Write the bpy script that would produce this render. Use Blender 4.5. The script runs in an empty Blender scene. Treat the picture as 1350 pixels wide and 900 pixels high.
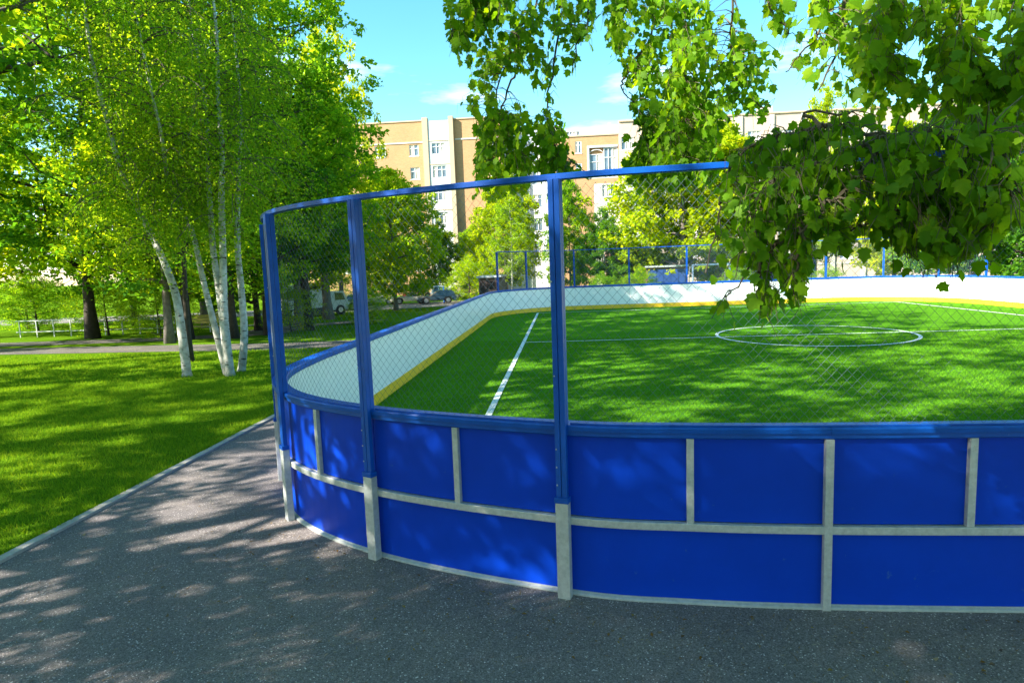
import bpy, math, random
import numpy as np
from mathutils import Vector, Matrix
random.seed(7)
RNG = np.random.default_rng(11)
sc = bpy.context.scene
COL = sc.collection
R = math.radians

# ------------------------------------------------------------------ camera
F_PX, PITCH, ROLL, YAW, EYE = 834.5, 0.11574, -0.03673, 0.08045, 2.2
_cy, _sy = math.cos(YAW), math.sin(YAW)
FWD = Vector((-_sy*math.cos(PITCH), _cy*math.cos(PITCH), -math.sin(PITCH)))
_r = Vector((_cy, _sy, 0)); _u = _r.cross(FWD)
RIGHT = _r*math.cos(ROLL)+_u*math.sin(ROLL); UP = -_r*math.sin(ROLL)+_u*math.cos(ROLL)
CAMPOS = Vector((0, 0, EYE))
cam = bpy.data.cameras.new('camera'); camo = bpy.data.objects.new('camera', cam); COL.objects.link(camo)
m = Matrix((RIGHT, UP, -FWD)).transposed().to_4x4(); m.translation = CAMPOS
camo.matrix_world = m
cam.sensor_width = 36; cam.lens = F_PX*36/1350; cam.clip_start = 0.05; cam.clip_end = 3000
sc.camera = camo

# ------------------------------------------------------------------ light
SUN_EL, SUN_AZ = R(32), (-0.88, -0.47)             # horizontal direction towards the sun
_n = math.hypot(*SUN_AZ); sx, sy = SUN_AZ[0]/_n, SUN_AZ[1]/_n
SUNV = Vector((sx*math.cos(SUN_EL), sy*math.cos(SUN_EL), math.sin(SUN_EL)))
sun = bpy.data.lights.new('sun', 'SUN'); sun.energy = 5.0; sun.angle = R(0.55); sun.color = (1, .93, .80)
suno = bpy.data.objects.new('sun', sun); COL.objects.link(suno)
suno.rotation_euler = SUNV.to_track_quat('Z', 'Y').to_euler(); suno.location = (-20, -12, 30)
w = bpy.data.worlds.new('World'); sc.world = w; w.use_nodes = True
nt = w.node_tree; nt.nodes.clear()
def N(nt, t, **k):
    n = nt.nodes.new(t)
    for a, b in k.items():
        if a.startswith('i_'): n.inputs[int(a[2:]) if a[2:].isdigit() else a[2:]].default_value = b
        else: setattr(n, a, b)
    return n
def L(nt, a, b): nt.links.new(a, b)
sky = N(nt, 'ShaderNodeTexSky', sky_type='NISHITA', sun_disc=False, sun_elevation=SUN_EL, air_density=1.0, dust_density=.25, ozone_density=1.6)
sky.sun_rotation = math.atan2(sx, sy)
tc = N(nt, 'ShaderNodeTexCoord'); mp = N(nt, 'ShaderNodeMapping'); mp.inputs['Scale'].default_value = (1.0, 1.0, 4.2); mp.inputs['Location'].default_value = (.35, .1, .3)
nz = N(nt, 'ShaderNodeTexNoise'); nz.inputs['Scale'].default_value = 1.9; nz.inputs['Detail'].default_value = 7; nz.inputs['Roughness'].default_value = .55
cr = N(nt, 'ShaderNodeValToRGB'); cr.color_ramp.elements[0].position = .56; cr.color_ramp.elements[1].position = .80
hs = N(nt, 'ShaderNodeHueSaturation'); hs.inputs['Hue'].default_value = .474; hs.inputs['Saturation'].default_value = 1.28; hs.inputs['Value'].default_value = 1.0
mx = N(nt, 'ShaderNodeMix', data_type='RGBA'); mx.inputs['B'].default_value = (9, 9.2, 9.5, 1)
bg = N(nt, 'ShaderNodeBackground'); bg.inputs['Strength'].default_value = .095
wo = N(nt, 'ShaderNodeOutputWorld')
L(nt, tc.outputs['Generated'], mp.inputs['Vector']); L(nt, mp.outputs[0], nz.inputs['Vector']); L(nt, nz.outputs['Fac'], cr.inputs[0])
L(nt, sky.outputs[0], hs.inputs['Color']); L(nt, hs.outputs[0], mx.inputs['A']); L(nt, cr.outputs['Color'], mx.inputs['Factor'])
L(nt, mx.outputs['Result'], bg.inputs['Color']); L(nt, bg.outputs[0], wo.inputs['Surface'])
sc.view_settings.view_transform = 'Standard'; sc.view_settings.look = 'None'; sc.view_settings.gamma = 1
sc.view_settings.exposure = 2.0
sc.cycles.max_bounces = 10; sc.cycles.diffuse_bounces = 7; sc.cycles.transmission_bounces = 6; sc.cycles.transparent_max_bounces = 8

# ------------------------------------------------------------------ projection helpers
def ray(px, py):
    return (FWD*F_PX + RIGHT*(px-675) + UP*(450-py)).normalized()
def at(px, py, Y):
    d = ray(px, py); return CAMPOS + d*(Y/d.y)
def at_d(px, py, dist):
    return CAMPOS + ray(px, py)*dist
def proj(p):
    d = Vector(p)-CAMPOS; z = d.dot(FWD)
    if z < .05: return (-9999, -9999, z)
    return (675+F_PX*d.dot(RIGHT)/z, 450-F_PX*d.dot(UP)/z, z)
def zt(y):
    t = min(1, max(0, (y-12)/40.)); return -0.9*t*t*(3-2*t)
def ground_at(px, py):
    d = ray(px, py); t = 1.
    for _ in range(40):
        p = CAMPOS+d*t; t = t*(EYE-zt(p.y))/max(1e-6, (EYE-p.z))
        t = min(t, 400)
    return CAMPOS+d*t

# ------------------------------------------------------------------ materials
MATS = {}
def mat(name, col, rough=.6, metal=0., spec=.5, var=0., scale=20., bump=0., bscale=80., col2=None, wear=None, coat=0):
    m = bpy.data.materials.new(name); m.use_nodes = True; nt = m.node_tree; b = nt.nodes['Principled BSDF']
    b.inputs['Roughness'].default_value = rough; b.inputs['Metallic'].default_value = metal; b.inputs['Specular IOR Level'].default_value = spec
    b.inputs['Coat Weight'].default_value = coat
    c = (*col, 1); tc = N(nt, 'ShaderNodeTexCoord')
    if var or col2:
        n = N(nt, 'ShaderNodeTexNoise'); n.inputs['Scale'].default_value = scale; n.inputs['Detail'].default_value = 6; n.inputs['Roughness'].default_value = .65
        L(nt, tc.outputs['Object'], n.inputs['Vector'])
        r = N(nt, 'ShaderNodeValToRGB'); r.color_ramp.elements[0].position = .32; r.color_ramp.elements[1].position = .68
        c2 = col2 or tuple(min(1, x*(1+var)) for x in col); c1 = tuple(x*(1-var) for x in col) if not col2 else col
        r.color_ramp.elements[0].color = (*c1, 1); r.color_ramp.elements[1].color = (*c2, 1)
        L(nt, n.outputs['Fac'], r.inputs[0]); out = r.outputs[0]
        if wear:
            n2 = N(nt, 'ShaderNodeTexNoise'); n2.inputs['Scale'].default_value = wear[1]; n2.inputs['Detail'].default_value = 8; n2.inputs['Roughness'].default_value = .7
            L(nt, tc.outputs['Object'], n2.inputs['Vector'])
            r2 = N(nt, 'ShaderNodeValToRGB'); r2.color_ramp.elements[0].position = wear[2]; r2.color_ramp.elements[1].position = wear[2]+.03
            L(nt, n2.outputs['Fac'], r2.inputs[0])
            q = N(nt, 'ShaderNodeMix', data_type='RGBA'); q.inputs['B'].default_value = (*wear[0], 1)
            L(nt, out, q.inputs['A']); L(nt, r2.outputs[0], q.inputs['Factor']); out = q.outputs['Result']
        L(nt, out, b.inputs['Base Color'])
    else: b.inputs['Base Color'].default_value = c
    if bump:
        n = N(nt, 'ShaderNodeTexNoise'); n.inputs['Scale'].default_value = bscale; n.inputs['Detail'].default_value = 4
        L(nt, tc.outputs['Object'], n.inputs['Vector'])
        bp = N(nt, 'ShaderNodeBump'); bp.inputs['Strength'].default_value = bump; bp.inputs['Distance'].default_value = .01
        L(nt, n.outputs['Fac'], bp.inputs['Height']); L(nt, bp.outputs[0], b.inputs['Normal'])
    MATS[name] = m; return m
def leafmat(name, ramp, trans, tmix=.45, spec=.12, gloss=.5):
    """leaf colour varies from leaf to leaf (random per island) and slowly over the crown"""
    m = bpy.data.materials.new(name); m.use_nodes = True; nt = m.node_tree; nt.nodes.clear()
    g = N(nt, 'ShaderNodeNewGeometry'); r = N(nt, 'ShaderNodeValToRGB')
    r.color_ramp.elements[0].color = (*ramp[0], 1); r.color_ramp.elements[1].color = (*ramp[-1], 1)
    for i in range(1, len(ramp)-1):
        e = r.color_ramp.elements.new(i/(len(ramp)-1)); e.color = (*ramp[i], 1)
    tc = N(nt, 'ShaderNodeTexCoord'); nz = N(nt, 'ShaderNodeTexNoise'); nz.inputs['Scale'].default_value = .9; nz.inputs['Detail'].default_value = 3
    oi = N(nt, 'ShaderNodeObjectInfo')
    L(nt, tc.outputs['Object'], nz.inputs['Vector'])
    a = N(nt, 'ShaderNodeMath', operation='MULTIPLY_ADD'); a.inputs[1].default_value = .55
    b = N(nt, 'ShaderNodeMath', operation='MULTIPLY_ADD'); b.inputs[1].default_value = .9; b.inputs[2].default_value = -.32
    L(nt, nz.outputs['Fac'], b.inputs[0]); L(nt, g.outputs['Random Per Island'], a.inputs[0]); L(nt, b.outputs[0], a.inputs[2])
    o3 = N(nt, 'ShaderNodeMath', operation='MULTIPLY_ADD'); o3.inputs[1].default_value = .25; L(nt, oi.outputs['Random'], o3.inputs[0]); L(nt, a.outputs[0], o3.inputs[2])
    L(nt, o3.outputs[0], r.inputs[0])
    if spec == 0: p = N(nt, 'ShaderNodeBsdfDiffuse'); L(nt, r.outputs[0], p.inputs['Color'])
    else:
        p = N(nt, 'ShaderNodeBsdfPrincipled'); p.inputs['Roughness'].default_value = gloss+.1; p.inputs['Specular IOR Level'].default_value = spec
        L(nt, r.outputs[0], p.inputs['Base Color'])
    t = N(nt, 'ShaderNodeBsdfTranslucent')
    mm = N(nt, 'ShaderNodeMix', data_type='RGBA', blend_type='MULTIPLY'); mm.inputs['Factor'].default_value = 1; mm.inputs['B'].default_value = (*trans, 1)
    L(nt, r.outputs[0], mm.inputs['A']); L(nt, mm.outputs['Result'], t.inputs['Color'])
    s = N(nt, 'ShaderNodeMixShader'); s.inputs[0].default_value = tmix; L(nt, p.outputs[0], s.inputs[1]); L(nt, t.outputs[0], s.inputs[2])
    o = N(nt, 'ShaderNodeOutputMaterial'); L(nt, s.outputs[0], o.inputs['Surface']); MATS[name] = m; return m

BLUE = mat('blue_paint', (.002, .078, .42), .42, var=.14, scale=6, bump=.08, bscale=160, wear=((.30, .42, .55), 42, .685), spec=.3)
BLUEP = mat('blue_board', (.001, .044, .48), .40, var=.07, scale=2.2, bump=.05, bscale=9, spec=.15, wear=((.02, .085, .42), 13, .655))
GALV = mat('galvanised_steel', (.47, .49, .48), .48, metal=.3, var=.16, scale=28, bump=.06, bscale=120, wear=((.20, .17, .13), 30, .70))
WIRE = mat('wire', (.10, .135, .18), .7, spec=.3)
WIREF = mat('far_wire', (.05, .12, .20), .5)
WHITE = mat('white_board', (.84, .85, .85), .38, var=.03, scale=3, wear=((.58, .58, .56), 16, .70), coat=.1)
YEL = mat('yellow_kick', (.80, .48, .02), .45, var=.10, scale=7)
CONC = mat('kerb_concrete', (.36, .34, .30), .9, var=.2, scale=14, bump=.3, bscale=60)
BARKD = mat('dark_bark', (.045, .034, .026), .95, var=.4, scale=9, bump=.9, bscale=25)
BARKG = mat('grey_bark', (.13, .11, .095), .95, var=.35, scale=7, bump=.9, bscale=22)
TWIG = mat('twig_bark', (.075, .06, .035), .85, var=.3, scale=12)
GLASS = mat('window_glass', (.10, .14, .18), .08, spec=.8, var=.5, scale=.8)
FRAME = mat('window_frame', (.72, .72, .70), .5)
CREAM = mat('cream_render', (.50, .46, .40), .85, var=.05, scale=2, bump=.1)
WBAY = mat('white_render', (.52, .53, .54), .8, var=.05, scale=2)
PINK = mat('pale_pink_render', (.46, .36, .29), .85, var=.06, scale=1)
SAND = mat('sand_pilaster', (.42, .33, .22), .85, var=.06, scale=2)
METG = mat('grey_sheet_metal', (.45, .48, .5), .5, metal=.3, var=.1, scale=3)
TYRE = mat('tyre_rubber', (.02, .02, .02), .85)
RIM = mat('wheel_rim', (.45, .46, .47), .35, metal=.7)
DGLASS = mat('car_glass', (.02, .03, .035), .06, spec=.9)
LAMP = mat('lamp_lens', (.8, .8, .78), .15); RLAMP = mat('tail_lens', (.4, .02, .02), .2)
DARKP = mat('dark_plastic', (.03, .03, .035), .6)

def birch_bark():
    m = bpy.data.materials.new('birch_bark'); m.use_nodes = True; nt = m.node_tree; b = nt.nodes['Principled BSDF']
    tc = N(nt, 'ShaderNodeTexCoord')
    mp = N(nt, 'ShaderNodeMapping'); mp.inputs['Scale'].default_value = (5.5, 5.5, 19)
    n = N(nt, 'ShaderNodeTexNoise'); n.inputs['Scale'].default_value = 1; n.inputs['Detail'].default_value = 4; n.inputs['Roughness'].default_value = .6
    r = N(nt, 'ShaderNodeValToRGB'); r.color_ramp.elements[0].position = .60; r.color_ramp.elements[1].position = .65
    r.color_ramp.elements[0].color = (.50, .49, .45, 1); r.color_ramp.elements[1].color = (.03, .027, .022, 1)
    L(nt, tc.outputs['Object'], mp.inputs[0]); L(nt, mp.outputs[0], n.inputs['Vector']); L(nt, n.outputs['Fac'], r.inputs[0])
    n2 = N(nt, 'ShaderNodeTexNoise'); n2.inputs['Scale'].default_value = 9; n2.inputs['Detail'].default_value = 5
    r2 = N(nt, 'ShaderNodeValToRGB'); r2.color_ramp.elements[0].position = .35; r2.color_ramp.elements[0].color = (.55, .55, .5, 1); r2.color_ramp.elements[1].position = .6
    L(nt, tc.outputs['Object'], n2.inputs['Vector']); L(nt, n2.outputs['Fac'], r2.inputs[0])
    q = N(nt, 'ShaderNodeMix', data_type='RGBA', blend_type='MULTIPLY'); q.inputs['Factor'].default_value = 1
    L(nt, r.outputs[0], q.inputs['A']); L(nt, r2.outputs[0], q.inputs['B']); L(nt, q.outputs['Result'], b.inputs['Base Color'])
    b.inputs['Roughness'].default_value = .75
    bp = N(nt, 'ShaderNodeBump'); bp.inputs['Strength'].default_value = .5; bp.inputs['Distance'].default_value = .01; bp.invert = True
    L(nt, r.outputs[0], bp.inputs['Height']); L(nt, bp.outputs[0], b.inputs['Normal'])
    return m
BIRCH = birch_bark()

def brick_mat():
    m = bpy.data.materials.new('orange_brick'); m.use_nodes = True; nt = m.node_tree; b = nt.nodes['Principled BSDF']
    tc = N(nt, 'ShaderNodeTexCoord'); sp = N(nt, 'ShaderNodeSeparateXYZ'); cb = N(nt, 'ShaderNodeCombineXYZ')
    ad = N(nt, 'ShaderNodeMath', operation='ADD')
    L(nt, tc.outputs['Object'], sp.inputs[0]); L(nt, sp.outputs['X'], ad.inputs[0]); L(nt, sp.outputs['Y'], ad.inputs[1])
    L(nt, ad.outputs[0], cb.inputs['X']); L(nt, sp.outputs['Z'], cb.inputs['Y'])
    br = N(nt, 'ShaderNodeTexBrick'); br.inputs['Scale'].default_value = 1; br.inputs['Brick Width'].default_value = .26; br.inputs['Row Height'].default_value = .077; br.inputs['Mortar Size'].default_value = .006
    br.inputs['Color1'].default_value = (.46, .25, .11, 1); br.inputs['Color2'].default_value = (.40, .205, .085, 1); br.inputs['Mortar'].default_value = (.36, .29, .21, 1)
    L(nt, cb.outputs[0], br.inputs['Vector'])
    n = N(nt, 'ShaderNodeTexNoise'); n.inputs['Scale'].default_value = .5; n.inputs['Detail'].default_value = 5
    r = N(nt, 'ShaderNodeValToRGB'); r.color_ramp.elements[0].color = (.82, .8, .78, 1); r.color_ramp.elements[1].color = (1.1, 1.1, 1.1, 1)
    L(nt, tc.outputs['Object'], n.inputs['Vector']); L(nt, n.outputs['Fac'], r.inputs[0])
    q = N(nt, 'ShaderNodeMix', data_type='RGBA', blend_type='MULTIPLY'); q.inputs['Factor'].default_value = 1
    L(nt, br.outputs['Color'], q.inputs['A']); L(nt, r.outputs[0], q.inputs['B']); L(nt, q.outputs['Result'], b.inputs['Base Color'])
    b.inputs['Roughness'].default_value = .9
    return m
BRICK = brick_mat()

def asphalt_mat(name, base, speck=1.0):
    m = bpy.data.materials.new(name); m.use_nodes = True; nt = m.node_tree; b = nt.nodes['Principled BSDF']
    tc = N(nt, 'ShaderNodeTexCoord'); b.inputs['Roughness'].default_value = .88; b.inputs['Specular IOR Level'].default_value = .3
    v = N(nt, 'ShaderNodeTexVoronoi'); v.inputs['Scale'].default_value = 150
    L(nt, tc.outputs['Object'], v.inputs['Vector'])
    r = N(nt, 'ShaderNodeValToRGB'); r.color_ramp.interpolation = 'LINEAR'
    sp = N(nt, 'ShaderNodeSeparateColor'); L(nt, v.outputs['Color'], sp.inputs[0])
    r.color_ramp.elements[0].color = (*[x*.55 for x in base], 1); r.color_ramp.elements[1].color = (*[x*4.2 for x in base], 1); r.color_ramp.elements[1].position = 1
    e = r.color_ramp.elements.new(.80); e.color = (*[x*1.15 for x in base], 1); e = r.color_ramp.elements.new(.97); e.color = (*[x*1.5 for x in base], 1)
    L(nt, sp.outputs['Red'], r.inputs[0])
    n = N(nt, 'ShaderNodeTexNoise'); n.inputs['Scale'].default_value = .8; n.inputs['Detail'].default_value = 8; n.inputs['Roughness'].default_value = .6
    L(nt, tc.outputs['Object'], n.inputs['Vector'])
    r2 = N(nt, 'ShaderNodeValToRGB'); r2.color_ramp.elements[0].position = .3; r2.color_ramp.elements[0].color = (.75, .77, .82, 1); r2.color_ramp.elements[1].position = .7; r2.color_ramp.elements[1].color = (1.25, 1.2, 1.1, 1)
    L(nt, n.outputs['Fac'], r2.inputs[0])
    q = N(nt, 'ShaderNodeMix', data_type='RGBA', blend_type='MULTIPLY'); q.inputs['Factor'].default_value = 1
    L(nt, r.outputs[0], q.inputs['A']); L(nt, r2.outputs[0], q.inputs['B']); L(nt, q.outputs['Result'], b.inputs['Base Color'])
    n3 = N(nt, 'ShaderNodeTexNoise'); n3.inputs['Scale'].default_value = 130; n3.inputs['Detail'].default_value = 3; L(nt, tc.outputs['Object'], n3.inputs['Vector'])
    bp = N(nt, 'ShaderNodeBump'); bp.inputs['Strength'].default_value = .8; bp.inputs['Distance'].default_value = .008
    L(nt, n3.outputs['Fac'], bp.inputs['Height']); L(nt, bp.outputs[0], b.inputs['Normal'])
    return m
ASPH = asphalt_mat('asphalt', (.175, .155, .156)); PATHM = asphalt_mat('path_asphalt', (.12, .11, .10)); ROADM = asphalt_mat('road_asphalt', (.17, .155, .14))

def grass_mat(name, c1, c2, sc1, c3=None):
    m = bpy.data.materials.new(name); m.use_nodes = True; nt = m.node_tree; b = nt.nodes['Principled BSDF']; b.inputs['Roughness'].default_value = 1; b.inputs['Specular IOR Level'].default_value = 0
    tc = N(nt, 'ShaderNodeTexCoord')
    n = N(nt, 'ShaderNodeTexNoise'); n.inputs['Scale'].default_value = sc1; n.inputs['Detail'].default_value = 10; n.inputs['Roughness'].default_value = .75
    L(nt, tc.outputs['Object'], n.inputs['Vector'])
    r = N(nt, 'ShaderNodeValToRGB'); r.color_ramp.elements[0].position = .3; r.color_ramp.elements[0].color = (*c1, 1); r.color_ramp.elements[1].position = .7; r.color_ramp.elements[1].color = (*c2, 1)
    L(nt, n.outputs['Fac'], r.inputs[0])
    n2 = N(nt, 'ShaderNodeTexNoise'); n2.inputs['Scale'].default_value = 60; n2.inputs['Detail'].default_value = 5; L(nt, tc.outputs['Object'], n2.inputs['Vector'])
    r2 = N(nt, 'ShaderNodeValToRGB'); r2.color_ramp.elements[0].position = .35; r2.color_ramp.elements[0].color = (.55, .55, .55, 1); r2.color_ramp.elements[1].position = .65; r2.color_ramp.elements[1].color = (1.35, 1.35, 1.35, 1)
    L(nt, n2.outputs['Fac'], r2.inputs[0])
    q = N(nt, 'ShaderNodeMix', data_type='RGBA', blend_type='MULTIPLY'); q.inputs['Factor'].default_value = 1
    L(nt, r.outputs[0], q.inputs['A']); L(nt, r2.outputs[0], q.inputs['B']); L(nt, q.outputs['Result'], b.inputs['Base Color'])
    bp = N(nt, 'ShaderNodeBump'); bp.inputs['Strength'].default_value = 1; bp.inputs['Distance'].default_value = .03
    L(nt, n2.outputs['Fac'], bp.inputs['Height']); L(nt, bp.outputs[0], b.inputs['Normal'])
    return m
GRASS = grass_mat('lawn', (.06, .15, .008), (.15, .26, .012), .5)
TURF = grass_mat('turf', (.065, .20, .012), (.10, .27, .016), .7)
BLADE = leafmat('grass_blade', [(.06, .17, .012), (.14, .28, .014), (.32, .41, .02)], (1.3, 1.3, .4), .35, spec=0, gloss=.9)
TBLADE = leafmat('turf_blade', [(.06, .20, .012), (.10, .26, .014), (.17, .33, .018)], (1.2, 1.2, .5), .25, spec=0, gloss=.9)
LNEAR = leafmat('maple_leaf', [(.05, .15, .008), (.12, .25, .008), (.30, .41, .010)], (2.5, 2.1, .5), .52, spec=.10, gloss=.4)
LBIRCH = leafmat('birch_leaf', [(.07, .17, .022), (.17, .29, .022), (.36, .42, .022)], (2.2, 2.1, .5), .58, spec=0)
LTREE = leafmat('tree_leaf', [(.05, .16, .018), (.15, .29, .018), (.38, .43, .016)], (2.3, 2.1, .5), .58, spec=0)
LYEL = leafmat('yellow_green_leaf', [(.12, .24, .012), (.27, .37, .012), (.46, .46, .014)], (2.0, 1.8, .4), .5, spec=0)
LDARK = leafmat('dark_leaf', [(.03, .11, .018), (.065, .18, .018), (.14, .25, .018)], (2.5, 2.2, .5), .45, spec=0)

# ------------------------------------------------------------------ mesh helpers
class MB:
    def __init__(s): s.v = []; s.f = []
    def add(s, vs, fs):
        o = len(s.v); s.v += [tuple(v) for v in vs]; s.f += [tuple(i+o for i in f) for f in fs]
    def box(s, a, b, M=None, bev=0):
        x0, y0, z0 = a; x1, y1, z1 = b
        vs = [Vector((x, y, z)) for z in (z0, z1) for x, y in ((x0, y0), (x1, y0), (x1, y1), (x0, y1))]
        if M: vs = [M @ v for v in vs]
        s.add(vs, [(3, 2, 1, 0), (4, 5, 6, 7), (0, 1, 5, 4), (1, 2, 6, 5), (2, 3, 7, 6), (3, 0, 4, 7)])
    def prism(s, prof, M0, M1):
        n = len(prof); vs = [M0 @ Vector(p) for p in prof]+[M1 @ Vector(p) for p in prof]
        s.add(vs, [tuple(range(n-1, -1, -1)), tuple(range(n, 2*n))]+[(i, (i+1) % n, n+(i+1) % n, n+i) for i in range(n)])
    def tube(s, pts, rad, n=6, cap=True):
        pts = [Vector(p) for p in pts]; k = len(pts)
        if not hasattr(rad, '__len__'): rad = [rad]*k
        ref = None; vs = []
        for i, p in enumerate(pts):
            t = (pts[min(i+1, k-1)]-pts[max(i-1, 0)]).normalized()
            if ref is None: ref = t.orthogonal().normalized()
            a = (ref-t*ref.dot(t))
            a = a.normalized() if a.length > 1e-6 else t.orthogonal().normalized()
            ref = a; b = t.cross(a)
            for j in range(n):
                q = 2*math.pi*j/n; vs.append(p+(a*math.cos(q)+b*math.sin(q))*rad[i])
        fs = [(i*n+j, i*n+(j+1) % n, (i+1)*n+(j+1) % n, (i+1)*n+j) for i in range(k-1) for j in range(n)]
        if cap: fs += [tuple(range(n-1, -1, -1)), tuple(range((k-1)*n, k*n))]
        s.add(vs, fs)
    def mesh(s, name, mt, smooth=False):
        me = bpy.data.meshes.new(name); me.from_pydata(s.v, [], s.f); me.materials.append(mt)
        if smooth: me.shade_smooth()
        me.update(); return me
    def build(s, name, mt, parent=None, smooth=False, bevel=0, kind=None, label=None):
        return ob(name, s.mesh(name, mt, smooth), parent, bevel=bevel, kind=kind, label=label)
def ob(name, me, parent=None, loc=None, bevel=0, kind=None, label=None):
    o = bpy.data.objects.new(name, me); COL.objects.link(o)
    if parent: o.parent = parent
    if loc is not None: o.location = loc
    if bevel:
        b = o.modifiers.new('bevel', 'BEVEL'); b.width = bevel; b.segments = 2; b.limit_method = 'ANGLE'
    if kind: o['kind'] = kind
    if label: o['label'] = label
    return o
def tag(o, label, cat, group=None):
    o['label'] = label; o['category'] = cat
    if group: o['group'] = group
    return o
def thing(name, label, cat, loc=(0, 0, 0), rz=0, group=None):
    o = bpy.data.objects.new(name, None); COL.objects.link(o); o.location = loc; o.rotation_euler = (0, 0, rz); o.empty_display_size = .3
    return tag(o, label, cat, group)
def npmesh(name, V, Fc, mt, smooth=False):
    """V (n,3); Fc (m,k) faces of equal size"""
    me = bpy.data.meshes.new(name); n = len(V); m_, k = Fc.shape
    me.vertices.add(n); me.vertices.foreach_set('co', V.astype(np.float32).ravel())
    me.loops.add(m_*k); me.loops.foreach_set('vertex_index', Fc.astype(np.int32).ravel())
    me.polygons.add(m_); me.polygons.foreach_set('loop_start', np.arange(0, m_*k, k, dtype=np.int32))
    me.materials.append(mt); me.update(calc_edges=True)
    if smooth: me.shade_smooth()
    return me
def rand_frames(n, rng, flat=.5, down=0.):
    """random leaf frames: axis a (length direction), side b, normal c"""
    c = rng.normal(size=(n, 3)); c[:, 2] = np.abs(c[:, 2])+flat; c /= np.linalg.norm(c, axis=1)[:, None]
    a = rng.normal(size=(n, 3)); a[:, 2] -= down; a -= c*(a*c).sum(1)[:, None]; a /= np.linalg.norm(a, axis=1)[:, None]
    return a, np.cross(c, a), c
def leaf_quads(name, P, size, mt, rng, flat=.5, down=0., wid=.62):
    n = len(P); a, b, c = rand_frames(n, rng, flat, down); s = (size*rng.uniform(.6, 1.25, n))[:, None]
    V = np.empty((n, 4, 3)); V[:, 0] = P-a*s*.5; V[:, 2] = P+a*s*.5
    V[:, 1] = P+b*s*wid*.5+c*s*.14-a*s*.06; V[:, 3] = P-b*s*wid*.5+c*s*.14-a*s*.06
    return npmesh(name, V.reshape(-1, 3), np.arange(n*4).reshape(n, 4), mt)

# ------------------------------------------------------------------ ground, paths, pitch
def sheet(name, x0, x1, y0, y1, dz, mt, ys=None, holes=None):
    ys = ys or sorted(set([y0, y1]+[float(y) for y in range(-20, 60, 1) if y0 < y < y1]+[float(y) for y in range(60, 1500, 40) if y0 < y < y1]))
    b = MB(); vs = []
    for y in ys: vs += [(x0, y, zt(y)+dz), (x1, y, zt(y)+dz)]
    b.add(vs, [(2*i, 2*i+1, 2*i+3, 2*i+2) for i in range(len(ys)-1)])
    return b.build(name, mt, kind='structure')
sheet('ground', -900, 900, -300, 1400, 0, GRASS)
# asphalt round the court: front apron and a strip on each side
XA, XB = -4.52, 21.5
sheet('pavement', XA, XB, -14, 19.0, .006, ASPH)
def band(name, pts, wd, dz, mt):
    """path following pts [(x,y)]"""
    b = MB(); vs = []
    P = [Vector((x, y, 0)) for x, y in pts]; fine = []
    for i in range(len(P)-1):
        k = max(1, int((P[i+1]-P[i]).length/.7))
        fine += [P[i].lerp(P[i+1], j/k) for j in range(k)]
    fine.append(P[-1])
    for i, p in enumerate(fine):
        t = (fine[min(i+1, len(fine)-1)]-fine[max(i-1, 0)]).normalized(); n_ = Vector((-t.y, t.x, 0))
        for s_ in (-.5, .5):
            q = p+n_*wd*s_; vs.append((q.x, q.y, zt(q.y)+dz))
    b.add(vs, [(2*i, 2*i+1, 2*i+3, 2*i+2) for i in range(len(fine)-1)])
    return b.build(name, mt, kind='structure')
gA = ground_at(225, 459); gB = ground_at(352, 457); gC = ground_at(470, 452)
band('path', [(-32, gA.y+1.5), (gA.x, gA.y), (gB.x, gB.y), (gC.x, gC.y), (-3.3, gC.y+.2)], 2.3, .010, PATHM)
gD = ground_at(225, 447); gE = ground_at(345, 440); gF = ground_at(372, 432)
band('path', [(-40, gD.y-2), (gD.x, gD.y), (gE.x, gE.y), (gF.x, gF.y), (gF.x+3, gF.y+6)], 2.4, .014, PATHM)
ROADY = ground_at(520, 403).y
band('road', [(-60, ROADY-9), (-22, ROADY-4.5), (-9, ROADY+1.5), (0, ROADY+6), (30, ROADY+12), (70, ROADY+13)], 8.5, .012, ROADM)
# kerb stones along the lawn
kb = bpy.data.objects.new('kerb', None); COL.objects.link(kb); kb['kind'] = 'structure'
ks = MB(); ks.box((-.045, 0, -.12), (.045, .992, .035)); ksm = ks.mesh('kerb_stone', CONC)
for i in range(31):
    o = ob('kerb_stone', ksm, kb, (XA-.045+random.uniform(-.004, .004), -11+i*1.0, random.uniform(-.004, .004)+zt(-11+i)), bevel=.006)

# ------------------------------------------------------------------ court outline
def catmull(P, step=.06):
    out = []
    P = [Vector((*p, 0)) for p in P]
    for i in range(1, len(P)-2):
        a, b, c, d = P[i-1], P[i], P[i+1], P[i+2]; k = max(2, int((c-b).length/step))
        for j in range(k):
            t = j/k; out.append(.5*((2*b)+(c-a)*t+(2*a-5*b+4*c-d)*t*t+(3*b-a-3*c+d)*t*t*t))
    return out
XL, XR, YN, YF = -3.19, 17.25, 3.88, 31.8
cn = [(XL, 10), (XL, 9), (XL, 7.75), (-3.02, 6.48), (-2.46, 5.40), (-1.46, 4.64), (-.018, 4.085), (.786, 3.955), (1.607, 3.90), (2.6, 3.882), (3.6, YN), (4.6, YN)]
near = catmull(cn)                                   # from (XL,9) to (3.6,YN)
def arc(cx, cy, r, a0, a1, n=26): return [Vector((cx+r*math.cos(R(a0+(a1-a0)*i/n)), cy+r*math.sin(R(a0+(a1-a0)*i/n)), 0)) for i in range(n+1)]
mirror = [Vector((XL+XR-p.x, p.y, 0)) for p in reversed(near)]
RC = 4.4
OUT = near+[Vector((x, YN, 0)) for x in np.linspace(3.6, 10.4, 24)]+mirror
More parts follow.
